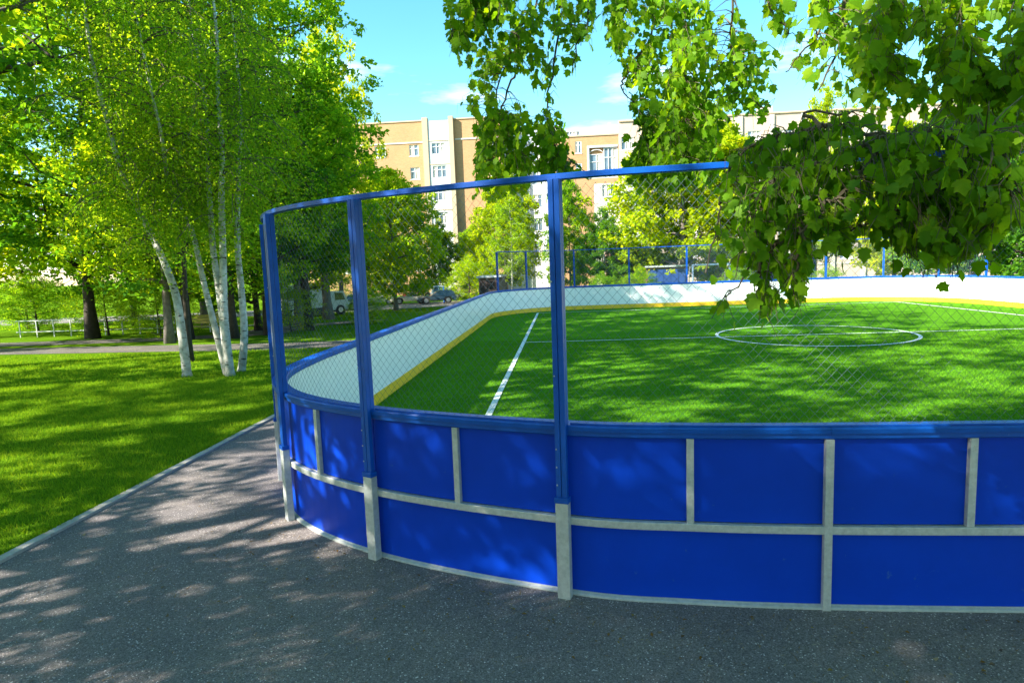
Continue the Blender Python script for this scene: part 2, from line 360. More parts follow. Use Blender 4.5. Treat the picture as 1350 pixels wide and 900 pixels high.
OUT += [Vector((XR, y, 0)) for y in np.linspace(9.3, YF-RC-.3, 30)]+arc(XR-RC, YF-RC, RC, 0, 90)
OUT += [Vector((x, YF, 0)) for x in np.linspace(XR-RC-.4, XL+RC+.4, 26)]+arc(XL+RC, YF-RC, RC, 90, 180)
OUT += [Vector((XL, y, 0)) for y in np.linspace(YF-RC-.3, 9.2, 30)]
OUT = [p for i, p in enumerate(OUT) if (p-OUT[i-1]).length > .02]
OUT.append(OUT[0].copy())
S = [0.]
for i in range(1, len(OUT)): S.append(S[-1]+(OUT[i]-OUT[i-1]).length)
ST = S[-1]
def pos(s):
    s = s % ST; i = min(len(S)-2, max(0, int(np.searchsorted(S, s))-1)); t = (s-S[i])/(S[i+1]-S[i])
    p = OUT[i].lerp(OUT[i+1], t); a = pos_t(i-1).lerp(pos_t(i), .5) if False else None
    e = .12
    return p
def frame_s(s):
    p = pos(s); t = (pos(s+.08)-pos(s-.08)).normalized(); return p, t, Vector((t.y, -t.x, 0))   # outward normal
def s_of(x, y):
    q = Vector((x, y, 0)); best = min(np.arange(0, ST, .02), key=lambda s: (pos(s)-q).length); return float(best)
# the loop runs left corner -> near side -> right: outward normal check
_p, _t, _o = frame_s(s_of(1.6, 3.9)); OS = 1 if _o.y < 0 else -1
def sweep(mb, prof, s0, s1, step=.12):
    """prof: closed polygon [(o,z)], o = outward offset"""
    k = max(1, int(round((s1-s0)/step))); n = len(prof); vs = []
    for i in range(k+1):
        p, t, o = frame_s(s0+(s1-s0)*i/k)
        for a, z in prof: q = p+o*(a*OS); vs.append((q.x, q.y, z))
    fs = [(i*n+j, i*n+(j+1) % n, (i+1)*n+(j+1) % n, (i+1)*n+j) for i in range(k) for j in range(n)]
    fs += [tuple(range(n-1, -1, -1)), tuple(range(k*n, k*n+n))]
    mb.add(vs, fs)
def rect(o0, o1, z0, z1): return [(o0, z0), (o1, z0), (o1, z1), (o0, z1)]
def Mat_s(s):
    p, t, o = frame_s(s); o = o*OS; t2 = Vector((-o.y, o.x, 0))
    M = Matrix(((t2.x, o.x, 0, p.x), (t2.y, o.y, 0, p.y), (0, 0, 1, 0), (0, 0, 0, 1))); return M   # x along, y outward

HB, HT = 1.175, 2.735
P0, P1, P2, P3 = s_of(-3.02, 6.48), s_of(-2.46, 5.40), s_of(-1.46, 4.64), s_of(-.018, 4.085)
P5 = s_of(1.607, 3.90)
S12, S23, S35 = s_of(-2.02, 5.02), s_of(-.78, 4.32), s_of(.786, 3.955)
P6 = P5+1.63; S56 = P5+.82
# list of near blue posts, studs (upper only) and full-height steel studs
near_posts = [P0, P1, P2, P3, P6, P6+3.26]; near_studs = [(P0+P1)/2, S12, S23, S35, S56, P6+.82, P6+2.44]; near_full = [P5, P6+1.63]
s_mirror = lambda s: s_of(XL+XR-pos(s).x, pos(s).y)
near_posts += [s_mirror(s) for s in (P3, P2, P1, P0)]; near_studs += [s_mirror(s) for s in (S35, S23, S12)]; near_full += [s_mirror(P5)]
NE = s_mirror(P0)
# far part: posts located by where they stand on the loop
sRc = s_of(XR, YF-RC); sRc2 = s_of(XR-RC, YF); sLc2 = s_of(XL+RC, YF); sLc = s_of(XL, YF-RC)
far_posts = []
for px in (657, 695, 757, 830, 905, 1000, 1090, 1165):
    best = min(np.arange(sRc, sLc+.8, .05), key=lambda s: abs(proj((pos(s).x, pos(s).y, 1.9))[0]-px)+(8 if pos(s).x > 15 and px < 1150 else 0)); far_posts.append(float(best))
far_posts += [sRc+2.3, sRc]
far_posts = sorted(far_posts)
side_posts = list(np.arange(NE+2.45, sRc-1, 2.45))+list(np.arange(max(far_posts)+2.45, ST+P0-1.2, 2.45))

rf = thing('rink_fence', 'blue and white boarded sports rink fence with tall chain-link screens and yellow kick strip', 'rink fence')
# breaks for board panels
breaks = sorted(set([round(s, 3) for s in near_posts+near_studs+near_full+far_posts+side_posts]))
def bay_pairs(br):
    return [(br[i], br[i+1] if i < len(br)-1 else br[0]+ST) for i in range(len(br))]
full_breaks = sorted([s for s in near_posts+near_full+far_posts+side_posts])
g = .004
for a, b in bay_pairs(breaks):                       # upper blue boards
    q = MB(); sweep(q, rect(-.012, 0, .555, 1.10), a+g, b-g); q.build('upper_board', BLUEP, rf)
for a, b in bay_pairs(full_breaks):
    q = MB(); sweep(q, rect(-.012, 0, .17, .50), a+g, b-g); sweep(q, rect(-.012, -.0025, .03, .169), a+g, b-g); q.build('lower_board', BLUEP, rf)
    q = MB(); sweep(q, [(.0, .50), (.036, .50), (.038, .503), (.038, .547), (.036, .55), (0, .55)], a+.001, b-.001); q.build('middle_rail', GALV, rf)
    q = MB(); sweep(q, [(-.03, .0), (.03, .0), (.03, .016), (.024, .02), (.006, .026), (.006, .030), (-.03, .03)], a+.001, b-.001); q.build('bottom_rail', GALV, rf)
    q = MB(); sweep(q, [(-.085, HB-.075), (.028, HB-.075), (.034, HB-.068), (.034, HB-.040), (.048, HB-.036), (.050, HB-.010), (.044, HB), (-.088, HB), (-.094, HB-.008), (-.094, HB-.06)], a+.0006, b-.0006)
    q.build('cap_rail', BLUE, rf, smooth=False)
    q = MB(); sweep(q, rect(-.068, -.058, .207, HB-.078), a+.003, b-.003); q.build('white_board', WHITE, rf)
    q = MB(); sweep(q, rect(-.076, -.056, .012, .205), a+.002, b-.002); q.build('kick_strip', YEL, rf)
for s in near_studs:
    q = MB(); q.box((-.022, 0.0005, .5505), (.022, .034, HB-.0755), Mat_s(s)); [q.box((-.005, .0345, z), (.005, .038, z+.01), Mat_s(s)) for z in (.60, .83, 1.05)]; q.build('stud', GALV, rf, bevel=.003)
for s in near_full:
    q = MB(); q.box((-.024, 0.0005, .0), (.024, .0425, HB-.0755), Mat_s(s)); [q.box((-.005, .043, z), (.005, .047, z+.01), Mat_s(s)) for z in (.08, .22, .45, .60, .83, 1.05)]; q.build('steel_post', GALV, rf, bevel=.003)
def blue_post(s, top, label=None):
    M = Mat_s(s); q = MB()
    for x0, x1 in ((-.037, -.0025), (.0025, .037)):
        q.box((x0, .052, .70), (x1, .088, top), M)
        q.box((x0, .012, HB+.002), (x1, .0505, top), M)
    q.box((-.0023, .056, .70), (.0023, .080, top), M)
    q.build('post', BLUE, rf, bevel=.004)
    q = MB(); q.box((-.048, .040, .662), (.048, .104, .70), M); q.build('collar', BLUE, rf, bevel=.004)
    q = MB(); q.box((-.044, .0385, 0), (.044, .100, .6615), M); q.build('post_sleeve', GALV, rf, bevel=.004)
    q = MB()                                            # bolt heads down the post
    for z in (.78, .90, 1.02): q.box((-.030, .0945, z), (-.022, .099, z+.008), M)
    for z in (1.5, 2.1): q.box((-.030, .0945, z), (-.022, .099, z+.008), M)
    q.build('bolt', GALV, rf)
for s in near_posts: blue_post(s, HT)
HTF = 2.93
for s in far_posts: blue_post(s, HTF)
for s in side_posts:
    q = MB(); q.box((-.045, .0005, 0), (.045, .08, HB-.08), Mat_s(s)); q.build('steel_post', GALV, rf)
def chainlink(s0, s1, z0, z1, cell, rad, mt, step):
    """two families of crossing wires that follow the curve of the fence"""
    H = z1-z0; Lg = s1-s0; V = []; Fq = []; off = .012; n0 = 0
    def fr(s): p, t, o = frame_s(s); return np.array([p.x, p.y]), np.array([o.x*OS, o.y*OS])
    ss = np.linspace(s0, s1, max(2, int(Lg/step)+1)); PP = np.array([fr(s)[0] for s in ss]); OO = np.array([fr(s)[1] for s in ss])
    slope = 1.12
    for sg in (1, -1):
        u = -H/slope
        k0 = int(math.floor(-H/slope/cell))-1
        for k in range(k0, int(Lg/cell)+2+int(H/slope/cell)+1):
            us = k*cell                                  # wire: s = us + sg*(z-z0)/slope
            za, zb = 0., H
            lo, hi = (-us)*slope*sg, (Lg-us)*slope*sg
            if lo > hi: lo, hi = hi, lo
            za, zb = max(za, lo), min(zb, hi)
            if zb-za < .01: continue
            nseg = max(1, int((zb-za)/slope/step)); zz = np.linspace(za, zb, nseg+1); sv = np.clip(us+sg*zz/slope, 0, Lg)
            idx = sv/Lg*(len(ss)-1)
            px = np.interp(idx, range(len(ss)), PP[:, 0]); py = np.interp(idx, range(len(ss)), PP[:, 1])
            ox = np.interp(idx, range(len(ss)), OO[:, 0]); oy = np.interp(idx, range(len(ss)), OO[:, 1])
            wob = .0035*np.sin(zz*60+k)+.004*sg*.5
            c = np.stack([px+ox*(off+wob), py+oy*(off+wob), zz+z0], 1)
            o3 = np.stack([ox, oy, 0*ox], 1); t3 = np.stack([-oy, ox, 0*ox], 1)
            for a in (0, 2.094, 4.189):
                V.append(c+rad*(math.cos(a)*o3+math.sin(a)*(t3*.66-np.array([0, 0, .66*sg])*np.sign(1))))
            m_ = nseg+1
            for i in range(nseg):
                for j in range(3):
                    Fq.append((n0+j*m_+i, n0+((j+1) % 3)*m_+i, n0+((j+1) % 3)*m_+i+1, n0+j*m_+i+1))
            n0 += 3*m_
    return npmesh('mesh_screen', np.concatenate(V), np.array(Fq), mt)
def screens(posts, top, cell, rad, mt, step, fr_w=.018):
    for a, b in zip(posts[:-1], posts[1:]):
        me = chainlink(a+.036, b-.036, HB+.012, top-.03, cell, rad, mt, step); sc_ = ob('chain_link_screen', me, rf)
        q = MB()                                        # thin angle frame round each screen
        sweep(q, rect(0, .022, HB+.0015, HB+.011), a+.05, b-.05); q.build('screen_frame', BLUE, rf)
        q = MB(); sweep(q, [(-.022, top), (.030, top), (.034, top+.004), (.034, top+.034), (.030, top+.038), (-.022, top+.038), (-.026, top+.034), (-.026, top+.004)], a+.0005, b-.0005)
        q.build('top_rail', BLUE, rf)
screens(sorted(near_posts), HT, .060, .0011, WIRE, .09)
fp = sorted(far_posts)
screens(fp, HTF, .11, .0026, WIREF, .6)

# pitch and its markings
b = MB(); pin = [pos(s)-frame_s(s)[2]*OS*.03 for s in np.arange(0, ST-.2, .25)]
n = len(pin); cx, cyy = 7.03, 17.8
b.add([(cx, cyy, .010)]+[(p.x, p.y, .010) for p in pin], [(0, 1+i, 1+(i+1) % n) for i in range(n)]); b.build('pitch', TURF, kind='structure')
b = MB(); outp = [pos(s)+frame_s(s)[2]*OS*.035 for s in np.arange(0, ST-.2, .25)]
n = len(outp); b.add([(p.x, p.y, -1.2) for p in outp]+[(p.x, p.y, .0005) for p in outp], [tuple(range(n, 2*n))]+[(i, (i+1) % n, n+(i+1) % n, n+i) for i in range(n)])
b.build('foundation', CONC, kind='structure')
LINEM = mat('line_paint', (.62, .66, .60), .8, var=.10, scale=30, bump=.6, bscale=150)
def line(x0, y0, x1, y1, wd=.085):
    d = Vector((x1-x0, y1-y0, 0)); k = max(1, int(d.length/.5)); n_ = Vector((-d.y, d.x, 0)).normalized()*wd/2; b = MB(); vs = []
    for i in range(k+1):
        p = Vector((x0, y0, .0245))+d*i/k; vs += [p-n_, p+n_]
    b.add(vs, [(2*i, 2*i+1, 2*i+3, 2*i+2) for i in range(k)]); return b.build('pitch_line', LINEM, kind='structure')
XG, XG2, YH, YG1, YG2 = -1.14, 15.2, 18.36, 6.2, 30.0
YG1 = 5.0
line(XG, YG1, XG, YG2-.05, .10); line(XG2, YG1, XG2, YG2-.05, .10); line(XG-.05, YG2, XG2+.05, YG2, .085)
CX, CR = 7.03, 2.57
line(XG+.055, YH, CX-CR-.05, YH, .08); line(CX-CR+.05, YH, CX+CR-.05, YH, .08); line(CX+CR+.05, YH, XG2-.055, YH, .08)
b = MB(); vs = []
for i in range(97):
    a = 2*math.pi*i/96
    for r_ in (CR-.045, CR+.045): vs.append((CX+r_*math.cos(a), YH+r_*math.sin(a), .026))
b.add(vs, [(2*i, 2*i+1, 2*i+3, 2*i+2) for i in range(96)]); b.build('centre_circle', LINEM, kind='structure')

def blades(name, x0, x1, y0, y1, n, h, wd, mt, keep=None, base=.010, near_pow=1.0):
    rng = RNG; y = y0+(y1-y0)*rng.uniform(0, 1, n)**near_pow; x = rng.uniform(x0, x1, n)
    if keep is not None: k = keep(x, y); x, y = x[k], y[k]
    n = len(x); t = np.clip((y-12)/40., 0, 1); z = (-0.9*t*t*(3-2*t) if base is None else np.full(n, base))
    if base is None: z = z+.001
    a = rng.uniform(0, 6.283, n); hh = h*rng.uniform(.5, 1.3, n); dx, dy = np.cos(a)*wd/2, np.sin(a)*wd/2
    lean = rng.normal(0, .45, (n, 2))*hh[:, None]
    V = np.empty((n, 3, 3)); V[:, 0] = np.stack([x-dx, y-dy, z], 1); V[:, 1] = np.stack([x+dx, y+dy, z], 1); V[:, 2] = np.stack([x+lean[:, 0], y+lean[:, 1], z+hh], 1)
    return ob(name, npmesh(name, V.reshape(-1, 3), np.arange(n*3).reshape(n, 3), mt), kind='stuff')
gx = np.array([p.x for p in OUT]); gy_ = np.array([p.y for p in OUT])
def inside(x, y):
    lo = np.interp(x, [-3.13, -3.05, -2.5, -2.0, -1.46, -.7, 0, .8, 1.6, 3], [9, 6.8, 5.55, 5.1, 4.75, 4.4, 4.2, 4.06, 4.0, 3.98]); return (y > lo)
def tl(x, y): return inside(x, y) & ~((np.abs(x-XG) < .05) & (np.random.rand(len(x)) < .7))
o = blades('turf_grass', -3.12, 9, 4, 9.5, 150000, .030, .007, TBLADE, tl); tag(o, 'short green artificial turf pile covering the near part of the pitch', 'turf')
o = blades('turf_grass', -3.12, 16, 9.5, 19, 130000, .030, .014, TBLADE, lambda x, y: (~((np.abs(x-XG) < .06) | (np.abs(y-YH) < .06))) & (np.abs(np.hypot(x-CX, y-YH)-CR) > .06)); tag(o, 'green artificial turf pile around the centre circle of the pitch', 'turf')
def lawn_keep(x, y):
    return (x < XA-.1)
o = blades('lawn_grass', -14, XA-.1, 4.5, 13, 130000, .055, .008, BLADE, lawn_keep, None); tag(o, 'mown green lawn beside the kerb under the birches', 'grass')
o = blades('lawn_grass', -26, XA-.1, 13, 19.0, 60000, .06, .014, BLADE, lambda x, y: x > -1.15*y+1, None); tag(o, 'mown green lawn between the birches and the park path', 'grass')
o = blades('kerb_tufts', XA-.17, XA-.07, 1, 18, 9000, .085, .007, BLADE, lambda x, y: np.sin(y*5.1)+np.sin(y*2.3+1)+np.sin(y*11.7)*.6 > .1, None); tag(o, 'longer grass tufts leaning over the back edge of the kerb', 'grass')
# dry litter on the asphalt
nl = 1500; rng = RNG
sl = rng.uniform(P1-.5, P6+1, nl); dist = np.abs(rng.exponential(.55, nl))+.12
V = []; pts = np.array([[pos(s).x+frame_s(s)[2].x*OS*d, pos(s).y+frame_s(s)[2].y*OS*d, .0085] for s, d in zip(sl, dist)])
extra = np.stack([rng.uniform(-4.3, 3, 2600), rng.uniform(1.6, 7, 2600), np.full(2600, .0085)], 1); extra = extra[(extra[:, 1] < np.interp(extra[:, 0], [-4.5, -3.3, -2.5, -1.5, 0, 1.6, 3], [20, 6.2, 5.2, 4.4, 3.9, 3.7, 3.7]))]
pts = np.concatenate([pts, extra]); nn = len(pts); a = rng.uniform(0, 6.28, nn); ln = rng.uniform(.005, .026, nn)*np.where(rng.random(nn) < .06, 2.2, 1); wd = rng.uniform(.0015, .0048, nn)*np.where(rng.random(nn) < .03, 3, 1)
d = np.stack([np.cos(a), np.sin(a), rng.uniform(-.0, .35, nn)], 1); e = np.stack([-np.sin(a), np.cos(a), 0*a], 1)
V = np.stack([pts-d*0-e*wd[:, None], pts+d*ln[:, None]-e*wd[:, None]*.3, pts+d*ln[:, None]+e*wd[:, None]*.3+[0, 0, .002], pts+e*wd[:, None]], 1).reshape(-1, 3)
LIT = leafmat('dry_litter', [(.10, .06, .03), (.22, .15, .08), (.42, .38, .28)], (1, 1, 1), .1)
o = ob('dry_litter', npmesh('dry_litter', V, np.arange(nn*4).reshape(nn, 4), LIT), kind='stuff'); tag(o, 'tiny dry twigs and husks scattered along the foot of the blue boards', 'litter')

# a few dry fallen leaves along the boards and on the apron
n_ = 150; sl = rng.uniform(P1-.3, P6+1, n_); dd = rng.exponential(.5, n_)+.13
FP = np.array([[pos(s).x+frame_s(s)[2].x*OS*d, pos(s).y+frame_s(s)[2].y*OS*d, .017] for s, d in zip(sl, dd)])
DRYL = leafmat('dry_leaf', [(.09, .05, .02), (.22, .12, .04), (.30, .24, .07)], (1, .9, .5), .2, spec=0)
o = ob('fallen_leaves', leaf_quads('fallen_leaves', FP, .03, DRYL, rng, 3.5, 0, .6), kind='stuff'); tag(o, 'small dry brown leaves lying on the asphalt at the foot of the boards', 'leaves')

# ------------------------------------------------------------------ trees
def unit_tree(seed, leafm, barkm, n=26000, leaf=.12, H=10., rad=3.6, base=.22, kind='round', spread=.42, down=.2, trunk_r=.16, open_=.0, nclump=150):
    """tree of height H at the origin; returns (trunk mesh, crown mesh)"""
    rng = np.random.default_rng(seed); rnd = random.Random(seed)
    b = MB(); top = Vector((rnd.uniform(-.3, .3), rnd.uniform(-.3, .3), H*.93)); tr = []
    for i in range(11):
        t = i/10; tr.append(Vector((top.x*t+.12*math.sin(3*t+seed), top.y*t+.12*math.sin(4*t+2*seed), top.z*t)))
    b.tube(tr, [trunk_r*(1-.86*(i/10)**.9)*(1.35 if i == 0 else 1) for i in range(11)], 8)
    tips = []
    def prof(t):                                       # crown radius by height fraction (0..1 in the crown)
        if kind == 'round': return math.sin(math.pi*min(1, (t*.92+.08))**.75)**.65
        if kind == 'cone': return (1-t)**.8*.95+.06
        if kind == 'oval': return math.sin(math.pi*(t*.86+.12))**.8
        return math.sin(math.pi*(t*.8+.18))**.7
    nb = 24
    for i in range(nb):
        t = (i+.5)/nb; z0 = H*(base+(.93-base)*t*.88); tt = (z0/H-base)/(1-base)
        a = i*2.4+rnd.uniform(-.4, .4); rr = rad*prof(min(1, tt+.08))*rnd.uniform(.72, 1.12)
        p0 = Vector(tr[0]); k = min(9.99, z0/top.z*10); p0 = tr[int(k)].lerp(tr[min(10, int(k)+1)], k-int(k))
        rise = rnd.uniform(.25, .6)*rr
        pts = []
        for j in range(6):
            u = j/5; pts.append(p0+Vector((math.cos(a+.3*u)*rr*u, math.sin(a+.3*u)*rr*u, rise*u**(1.4 if kind != 'birch' else .7)-(.5*rr*u*u*down))))
        r0 = trunk_r*(.5-.3*t); b.tube(pts, [r0*(1-.85*j/5) for j in range(6)], 5, False)
        for j in (2, 3, 4, 5):
            for q in range(2):
                d = Vector((rnd.gauss(0, 1), rnd.gauss(0, 1), rnd.gauss(.2, .7))).normalized()*rr*rnd.uniform(.15, .4)
                e = pts[j]+d; b.tube([pts[j], pts[j].lerp(e, .5)+Vector((0, 0, .08)), e], [r0*.28, r0*.18, r0*.06], 4, False); tips.append(e)
            tips.append(pts[j])
    tips = np.array([tuple(t) for t in tips])
    # extra clump centres on the crown surface
    m_ = nclump; tt = rng.uniform(0, 1, m_); aa = rng.uniform(0, 6.283, m_)
    rr = np.array([prof(t) for t in tt])*rad*(rng.uniform(0, 1, m_)**.35)
    cl = np.stack([np.cos(aa)*rr, np.sin(aa)*rr, H*(base+(1-base)*tt)], 1)
    C = np.concatenate([tips, cl]); cs = rng.uniform(.5, 1.25, len(C)); wts = cs**2; wts /= wts.sum()
    idx = rng.choice(len(C), n, p=wts)
    off = rng.normal(size=(n, 3)); off /= np.linalg.norm(off, axis=1)[:, None]; off *= (rng.uniform(0, 1, n)**.55)[:, None]
    sg = spread*(rad/3.6)*cs[idx]
    P = C[idx]+off*np.stack([sg*1.25, sg*1.25, sg*.8], 1)
    if kind == 'birch':                                 # hanging sprays
        P[:, 2] -= rng.exponential(.35, n)*(rng.random(n) < .5)
    P = P[P[:, 2] > H*base*.72]
    me = leaf_quads('crown', P, leaf, leafm, rng, .35, down*2)
    return b.mesh('trunk', barkm, True), me
KINDS = {
 'round_a': unit_tree(1, LTREE, BARKG, 21000, .17, spread=.34), 'round_b': unit_tree(2, LTREE, BARKD, 22000, .17, spread=.34, rad=4.0, base=.18),
 'yellow_a': unit_tree(3, LYEL, BARKG, 20000, .17, spread=.34, rad=3.3, kind='oval', base=.15), 'yellow_b': unit_tree(4, LYEL, BARKD, 20000, .17, spread=.34, rad=3.9, base=.14),
 'dark_a': unit_tree(5, LDARK, BARKD, 22000, .17, spread=.34, rad=4.2, base=.12), 'birch': unit_tree(6, LBIRCH, BIRCH, 24000, .11, H=10, rad=2.3, kind='birch', base=.28, spread=.34, down=.5, trunk_r=.09, nclump=110),
 'slim': unit_tree(8, LTREE, BARKD, 13000, .13, rad=2.4, kind='oval', base=.30, spread=.34, trunk_r=.10, nclump=90),
 'airy_a': unit_tree(12, LTREE, BARKG, 5500, .17, rad=3.6, base=.30, spread=.30, nclump=24),
 'airy_b': unit_tree(13, LDARK, BARKD, 6000, .17, rad=3.3, base=.30, kind='oval', spread=.30, nclump=24),
 'round_f': unit_tree(31, LTREE, BARKG, 30000, .23, rad=3.9, base=.12, spread=.42), 'yellow_f': unit_tree(32, LYEL, BARKG, 30000, .23, rad=3.7, base=.12, spread=.42), 'dark_f': unit_tree(33, LDARK, BARKD, 30000, .23, rad=4.1, base=.08, spread=.42),
 'stout': unit_tree(41, LTREE, BARKG, 22000, .17, spread=.34, trunk_r=.36, base=.24),
 'bush': unit_tree(9, LTREE, BARKD, 16000, .20, H=10, rad=5.5, base=.02, kind='round', nclump=120),
}
def tree(kind, x, y, H, label, rz=None, wide=1., name=None, group=None, cat='tree'):
    name = name or {'birch': 'birch_tree', 'bush': 'bush'}.get(kind, 'leafy_tree')
    t = thing(name, label, cat, (x, y, zt(y)-.03), rz if rz is not None else random.uniform(0, 6.28), group)
    s = H/10.; t.scale = (s*wide, s*wide, s)
    a = ob('trunk', KINDS[kind][0], t); c = ob('crown', KINDS[kind][1], t); return t
def tree_px(kind, px, pyb, H, label, **k):
    p = ground_at(px, pyb); return tree(kind, p.x, p.y, H, label, **k)

# birch group by the kerb: trunks traced stem by stem
def stem(pxs, base, r0, r1, top_dz=0):
    """px list from base up; stem stays near the depth of its base"""
    Y = base.y; pts = []
    for i, (a, c) in enumerate(pxs): pts.append(at(a, c, Y+.06*i*(-1)**i))
    pts[0].z = zt(Y)-.05
    return pts
def birch_stem(name, label, pxs, base_px, r0, r1, ext, crown_n, seed, group='birches beside the rink'):
    base = ground_at(*base_px); pts = stem([base_px]+pxs, base, r0, r1); rng = np.random.default_rng(seed); rnd = random.Random(seed)
    d = (pts[-1]-pts[-2]).normalized()
    for k in range(1, 6): pts.append(pts[-1]+(d*(.7-.12*k)+Vector((rnd.uniform(-.1, .1), rnd.uniform(-.1, .1), .3+.12*k))).normalized()*ext/5)
    # resample smoothly
    P = []
    q = [pts[0]]+pts+[pts[-1]]
    for i in range(1, len(q)-2):
        for j in range(5):
            t = j/5; a, b_, c, e = q[i-1], q[i], q[i+1], q[i+2]
            P.append(.5*((2*b_)+(c-a)*t+(2*a-5*b_+4*c-e)*t*t+(3*b_-a-3*c+e)*t*t*t))
    P.append(pts[-1]); k = len(P); o0 = Vector((pts[0].x, pts[0].y, zt(pts[0].y)))
    rad = [(r0*(1.25 if i < 1 else 1.0))*(1-i/(k-1))**1.05+.5*r1*(i/(k-1)) for i in range(k)]
    t = thing(name, label, 'birch tree', o0, 0, group)
    m_ = MB(); m_.tube([p-o0 for p in P], rad, 12)
    m_.build('trunk', BIRCH, t, smooth=True)
    br = MB(); tips = []
    for i in range(int(k*.36), k):
        for q_ in range(2):
            a = rnd.uniform(0, 6.28); ln = rnd.uniform(.7, 2.3)*(1.15-.5*i/k); p = P[i]-o0; pl = [p]
            for j in range(1, 6): u = j/5; pl.append(p+Vector((math.cos(a)*ln*u, math.sin(a)*ln*u, ln*(.75*u-.75*u*u*1.2))))
            br.tube(pl, [.016*(1-.8*j/5)+.002 for j in range(6)], 4, False)
            for j in (2, 3, 4, 5):
                tips.append(pl[j])
                e = pl[j]+Vector((rnd.gauss(0, .25), rnd.gauss(0, .25), -rnd.uniform(.3, .9))); br.tube([pl[j], pl[j].lerp(e, .5)+Vector((.05, 0, .05)), e], [.005, .004, .002], 3, False); tips += [e, pl[j].lerp(e, .5)]
    br.build('branches', TWIG, t)
    C = np.array([tuple(x) for x in tips]); idx = rng.integers(0, len(C), crown_n)
    off = rng.normal(size=(crown_n, 3))*[.24, .24, .24]; off[:, 2] -= rng.exponential(.12, crown_n)
    ob('crown', leaf_quads('crown', C[idx]+off, .062, LBIRCH, rng, .3, .8, .75), t)
    return t
birch_stem('birch_tree', 'tallest straight white birch trunk rising from the middle of the clump by the kerb', [(296, 420), (294, 340), (292, 260), (293, 200)], (304, 495), .098, .02, 6.5, 16000, 21)
birch_stem('birch_tree', 'white birch trunk leaning slightly left behind the straight middle stem', [(291, 400), (281, 330), (277, 270), (274, 225)], (301, 494), .085, .018, 6.0, 16000, 22)
birch_stem('birch_tree', 'thin white birch trunk curving strongly to the left out of the clump', [(283, 430), (268, 370), (254, 308), (236, 265), (222, 240)], (299, 493), .078, .016, 5.0, 16000, 23)
birch_stem('birch_tree', 'smooth pale birch trunk standing separately at the right of the clump', [(322, 440), (318, 380), (313, 320), (314, 225)], (318, 489), .095, .02, 6.0, 16000, 24)
birch_stem('birch_tree', 'spotted grey-white birch trunk at the left of the clump, leaning left', [(240, 440), (232, 390), (218, 350), (195, 300), (165, 240)], (247, 496), .105, .02, 6.0, 16000, 25)

# more leafy trees
TP = tree_px
TP('slim', 256, 476, 9.5, 'slim dark-trunked tree just behind the spotted left birch', wide=.9)
TP('round_a', 228, 452, 10, 'broad green tree at the left behind the birches beside the path')
TP('round_b', 313, 446, 10.5, 'tall green tree with straight dark trunk right behind the birch clump', wide=.95)
TP('dark_a', 337, 436, 10, 'dark green tree at the far side of the park path behind the birches')
TP('slim', 402, 436, 18.5, 'very tall slender tree with thin dark trunk and airy crown above the rink corner', wide=.95, rz=1)
TP('slim', 352, 442, 18, 'tall thin open-crowned tree left of the rink corner post', wide=.9, rz=2)
TP('stout', 434, 421, 14, 'stout blue-grey trunked tree seen through the first mesh screen', wide=.62, rz=.6)
TP('yellow_a', 452, 414, 21.5, 'tall yellow-green tree forming the right edge of the wood', wide=.55)
TP('round_f', 523, 409, 11.2, 'round green tree with thin trunk on the grass before the parked cars', wide=.92, rz=.3)
TP('yellow_b', 420, 404, 19.0, 'big yellow-green tree behind the tall slender one', wide=.6)
TP('dark_f', 585, 392, 8.5, 'dark green tree behind the dark estate car', wide=.8)
TP('yellow_f', 520, 395, 14.0, 'yellow-green tree behind the round tree on the grass', wide=.9, rz=2.1)
TP('round_f', 628, 391, 8, 'low green tree at the left end of the far mesh screen', wide=.8, rz=1.7)
TP('yellow_f', 668, 392, 13.2, 'yellow-green tree before the white stair wall of the flats', wide=.85, rz=.9)
TP('birch', 676, 394, 10.5, 'small birch with a white trunk behind the far corner of the rink', wide=1.1)
TP('round_f', 752, 394, 10.8, 'green tree behind the rink left of the brick doorway', wide=.62, rz=2.6)
TP('dark_f', 795, 395, 7.8, 'darker rounded tree directly left of the low brown brick block', wide=.75)
TP('yellow_f', 900, 393, 17.0, 'bright yellow-green tree behind the far boards beside the white goal', wide=1.0, rz=.4)
TP('round_f', 868, 392, 9.2, 'low green tree beside the right foot of the low brick block', wide=.7, rz=4)
TP('yellow_f', 960, 389, 14.5, 'yellow-green tree behind the goal, mostly covered by maple leaves', wide=.8, rz=3)
TP('yellow_a', 1088, 386, 17.5, 'tall feathery yellow-green tree rising above the pale roof on the right', wide=.55, rz=5)
TP('birch', 1070, 388, 11.5, 'birch standing at the right behind the far mesh screen', wide=1.0, rz=2)
TP('yellow_f', 1180, 386, 13, 'yellow-green tree right of the rink near the photo edge', wide=.9, rz=1)
TP('round_f', 1280, 388, 14, 'green tree at the far right behind the rink', rz=3)
TP('dark_f', 1370, 390, 13, 'dark green tree at the extreme right behind the rink', rz=2)
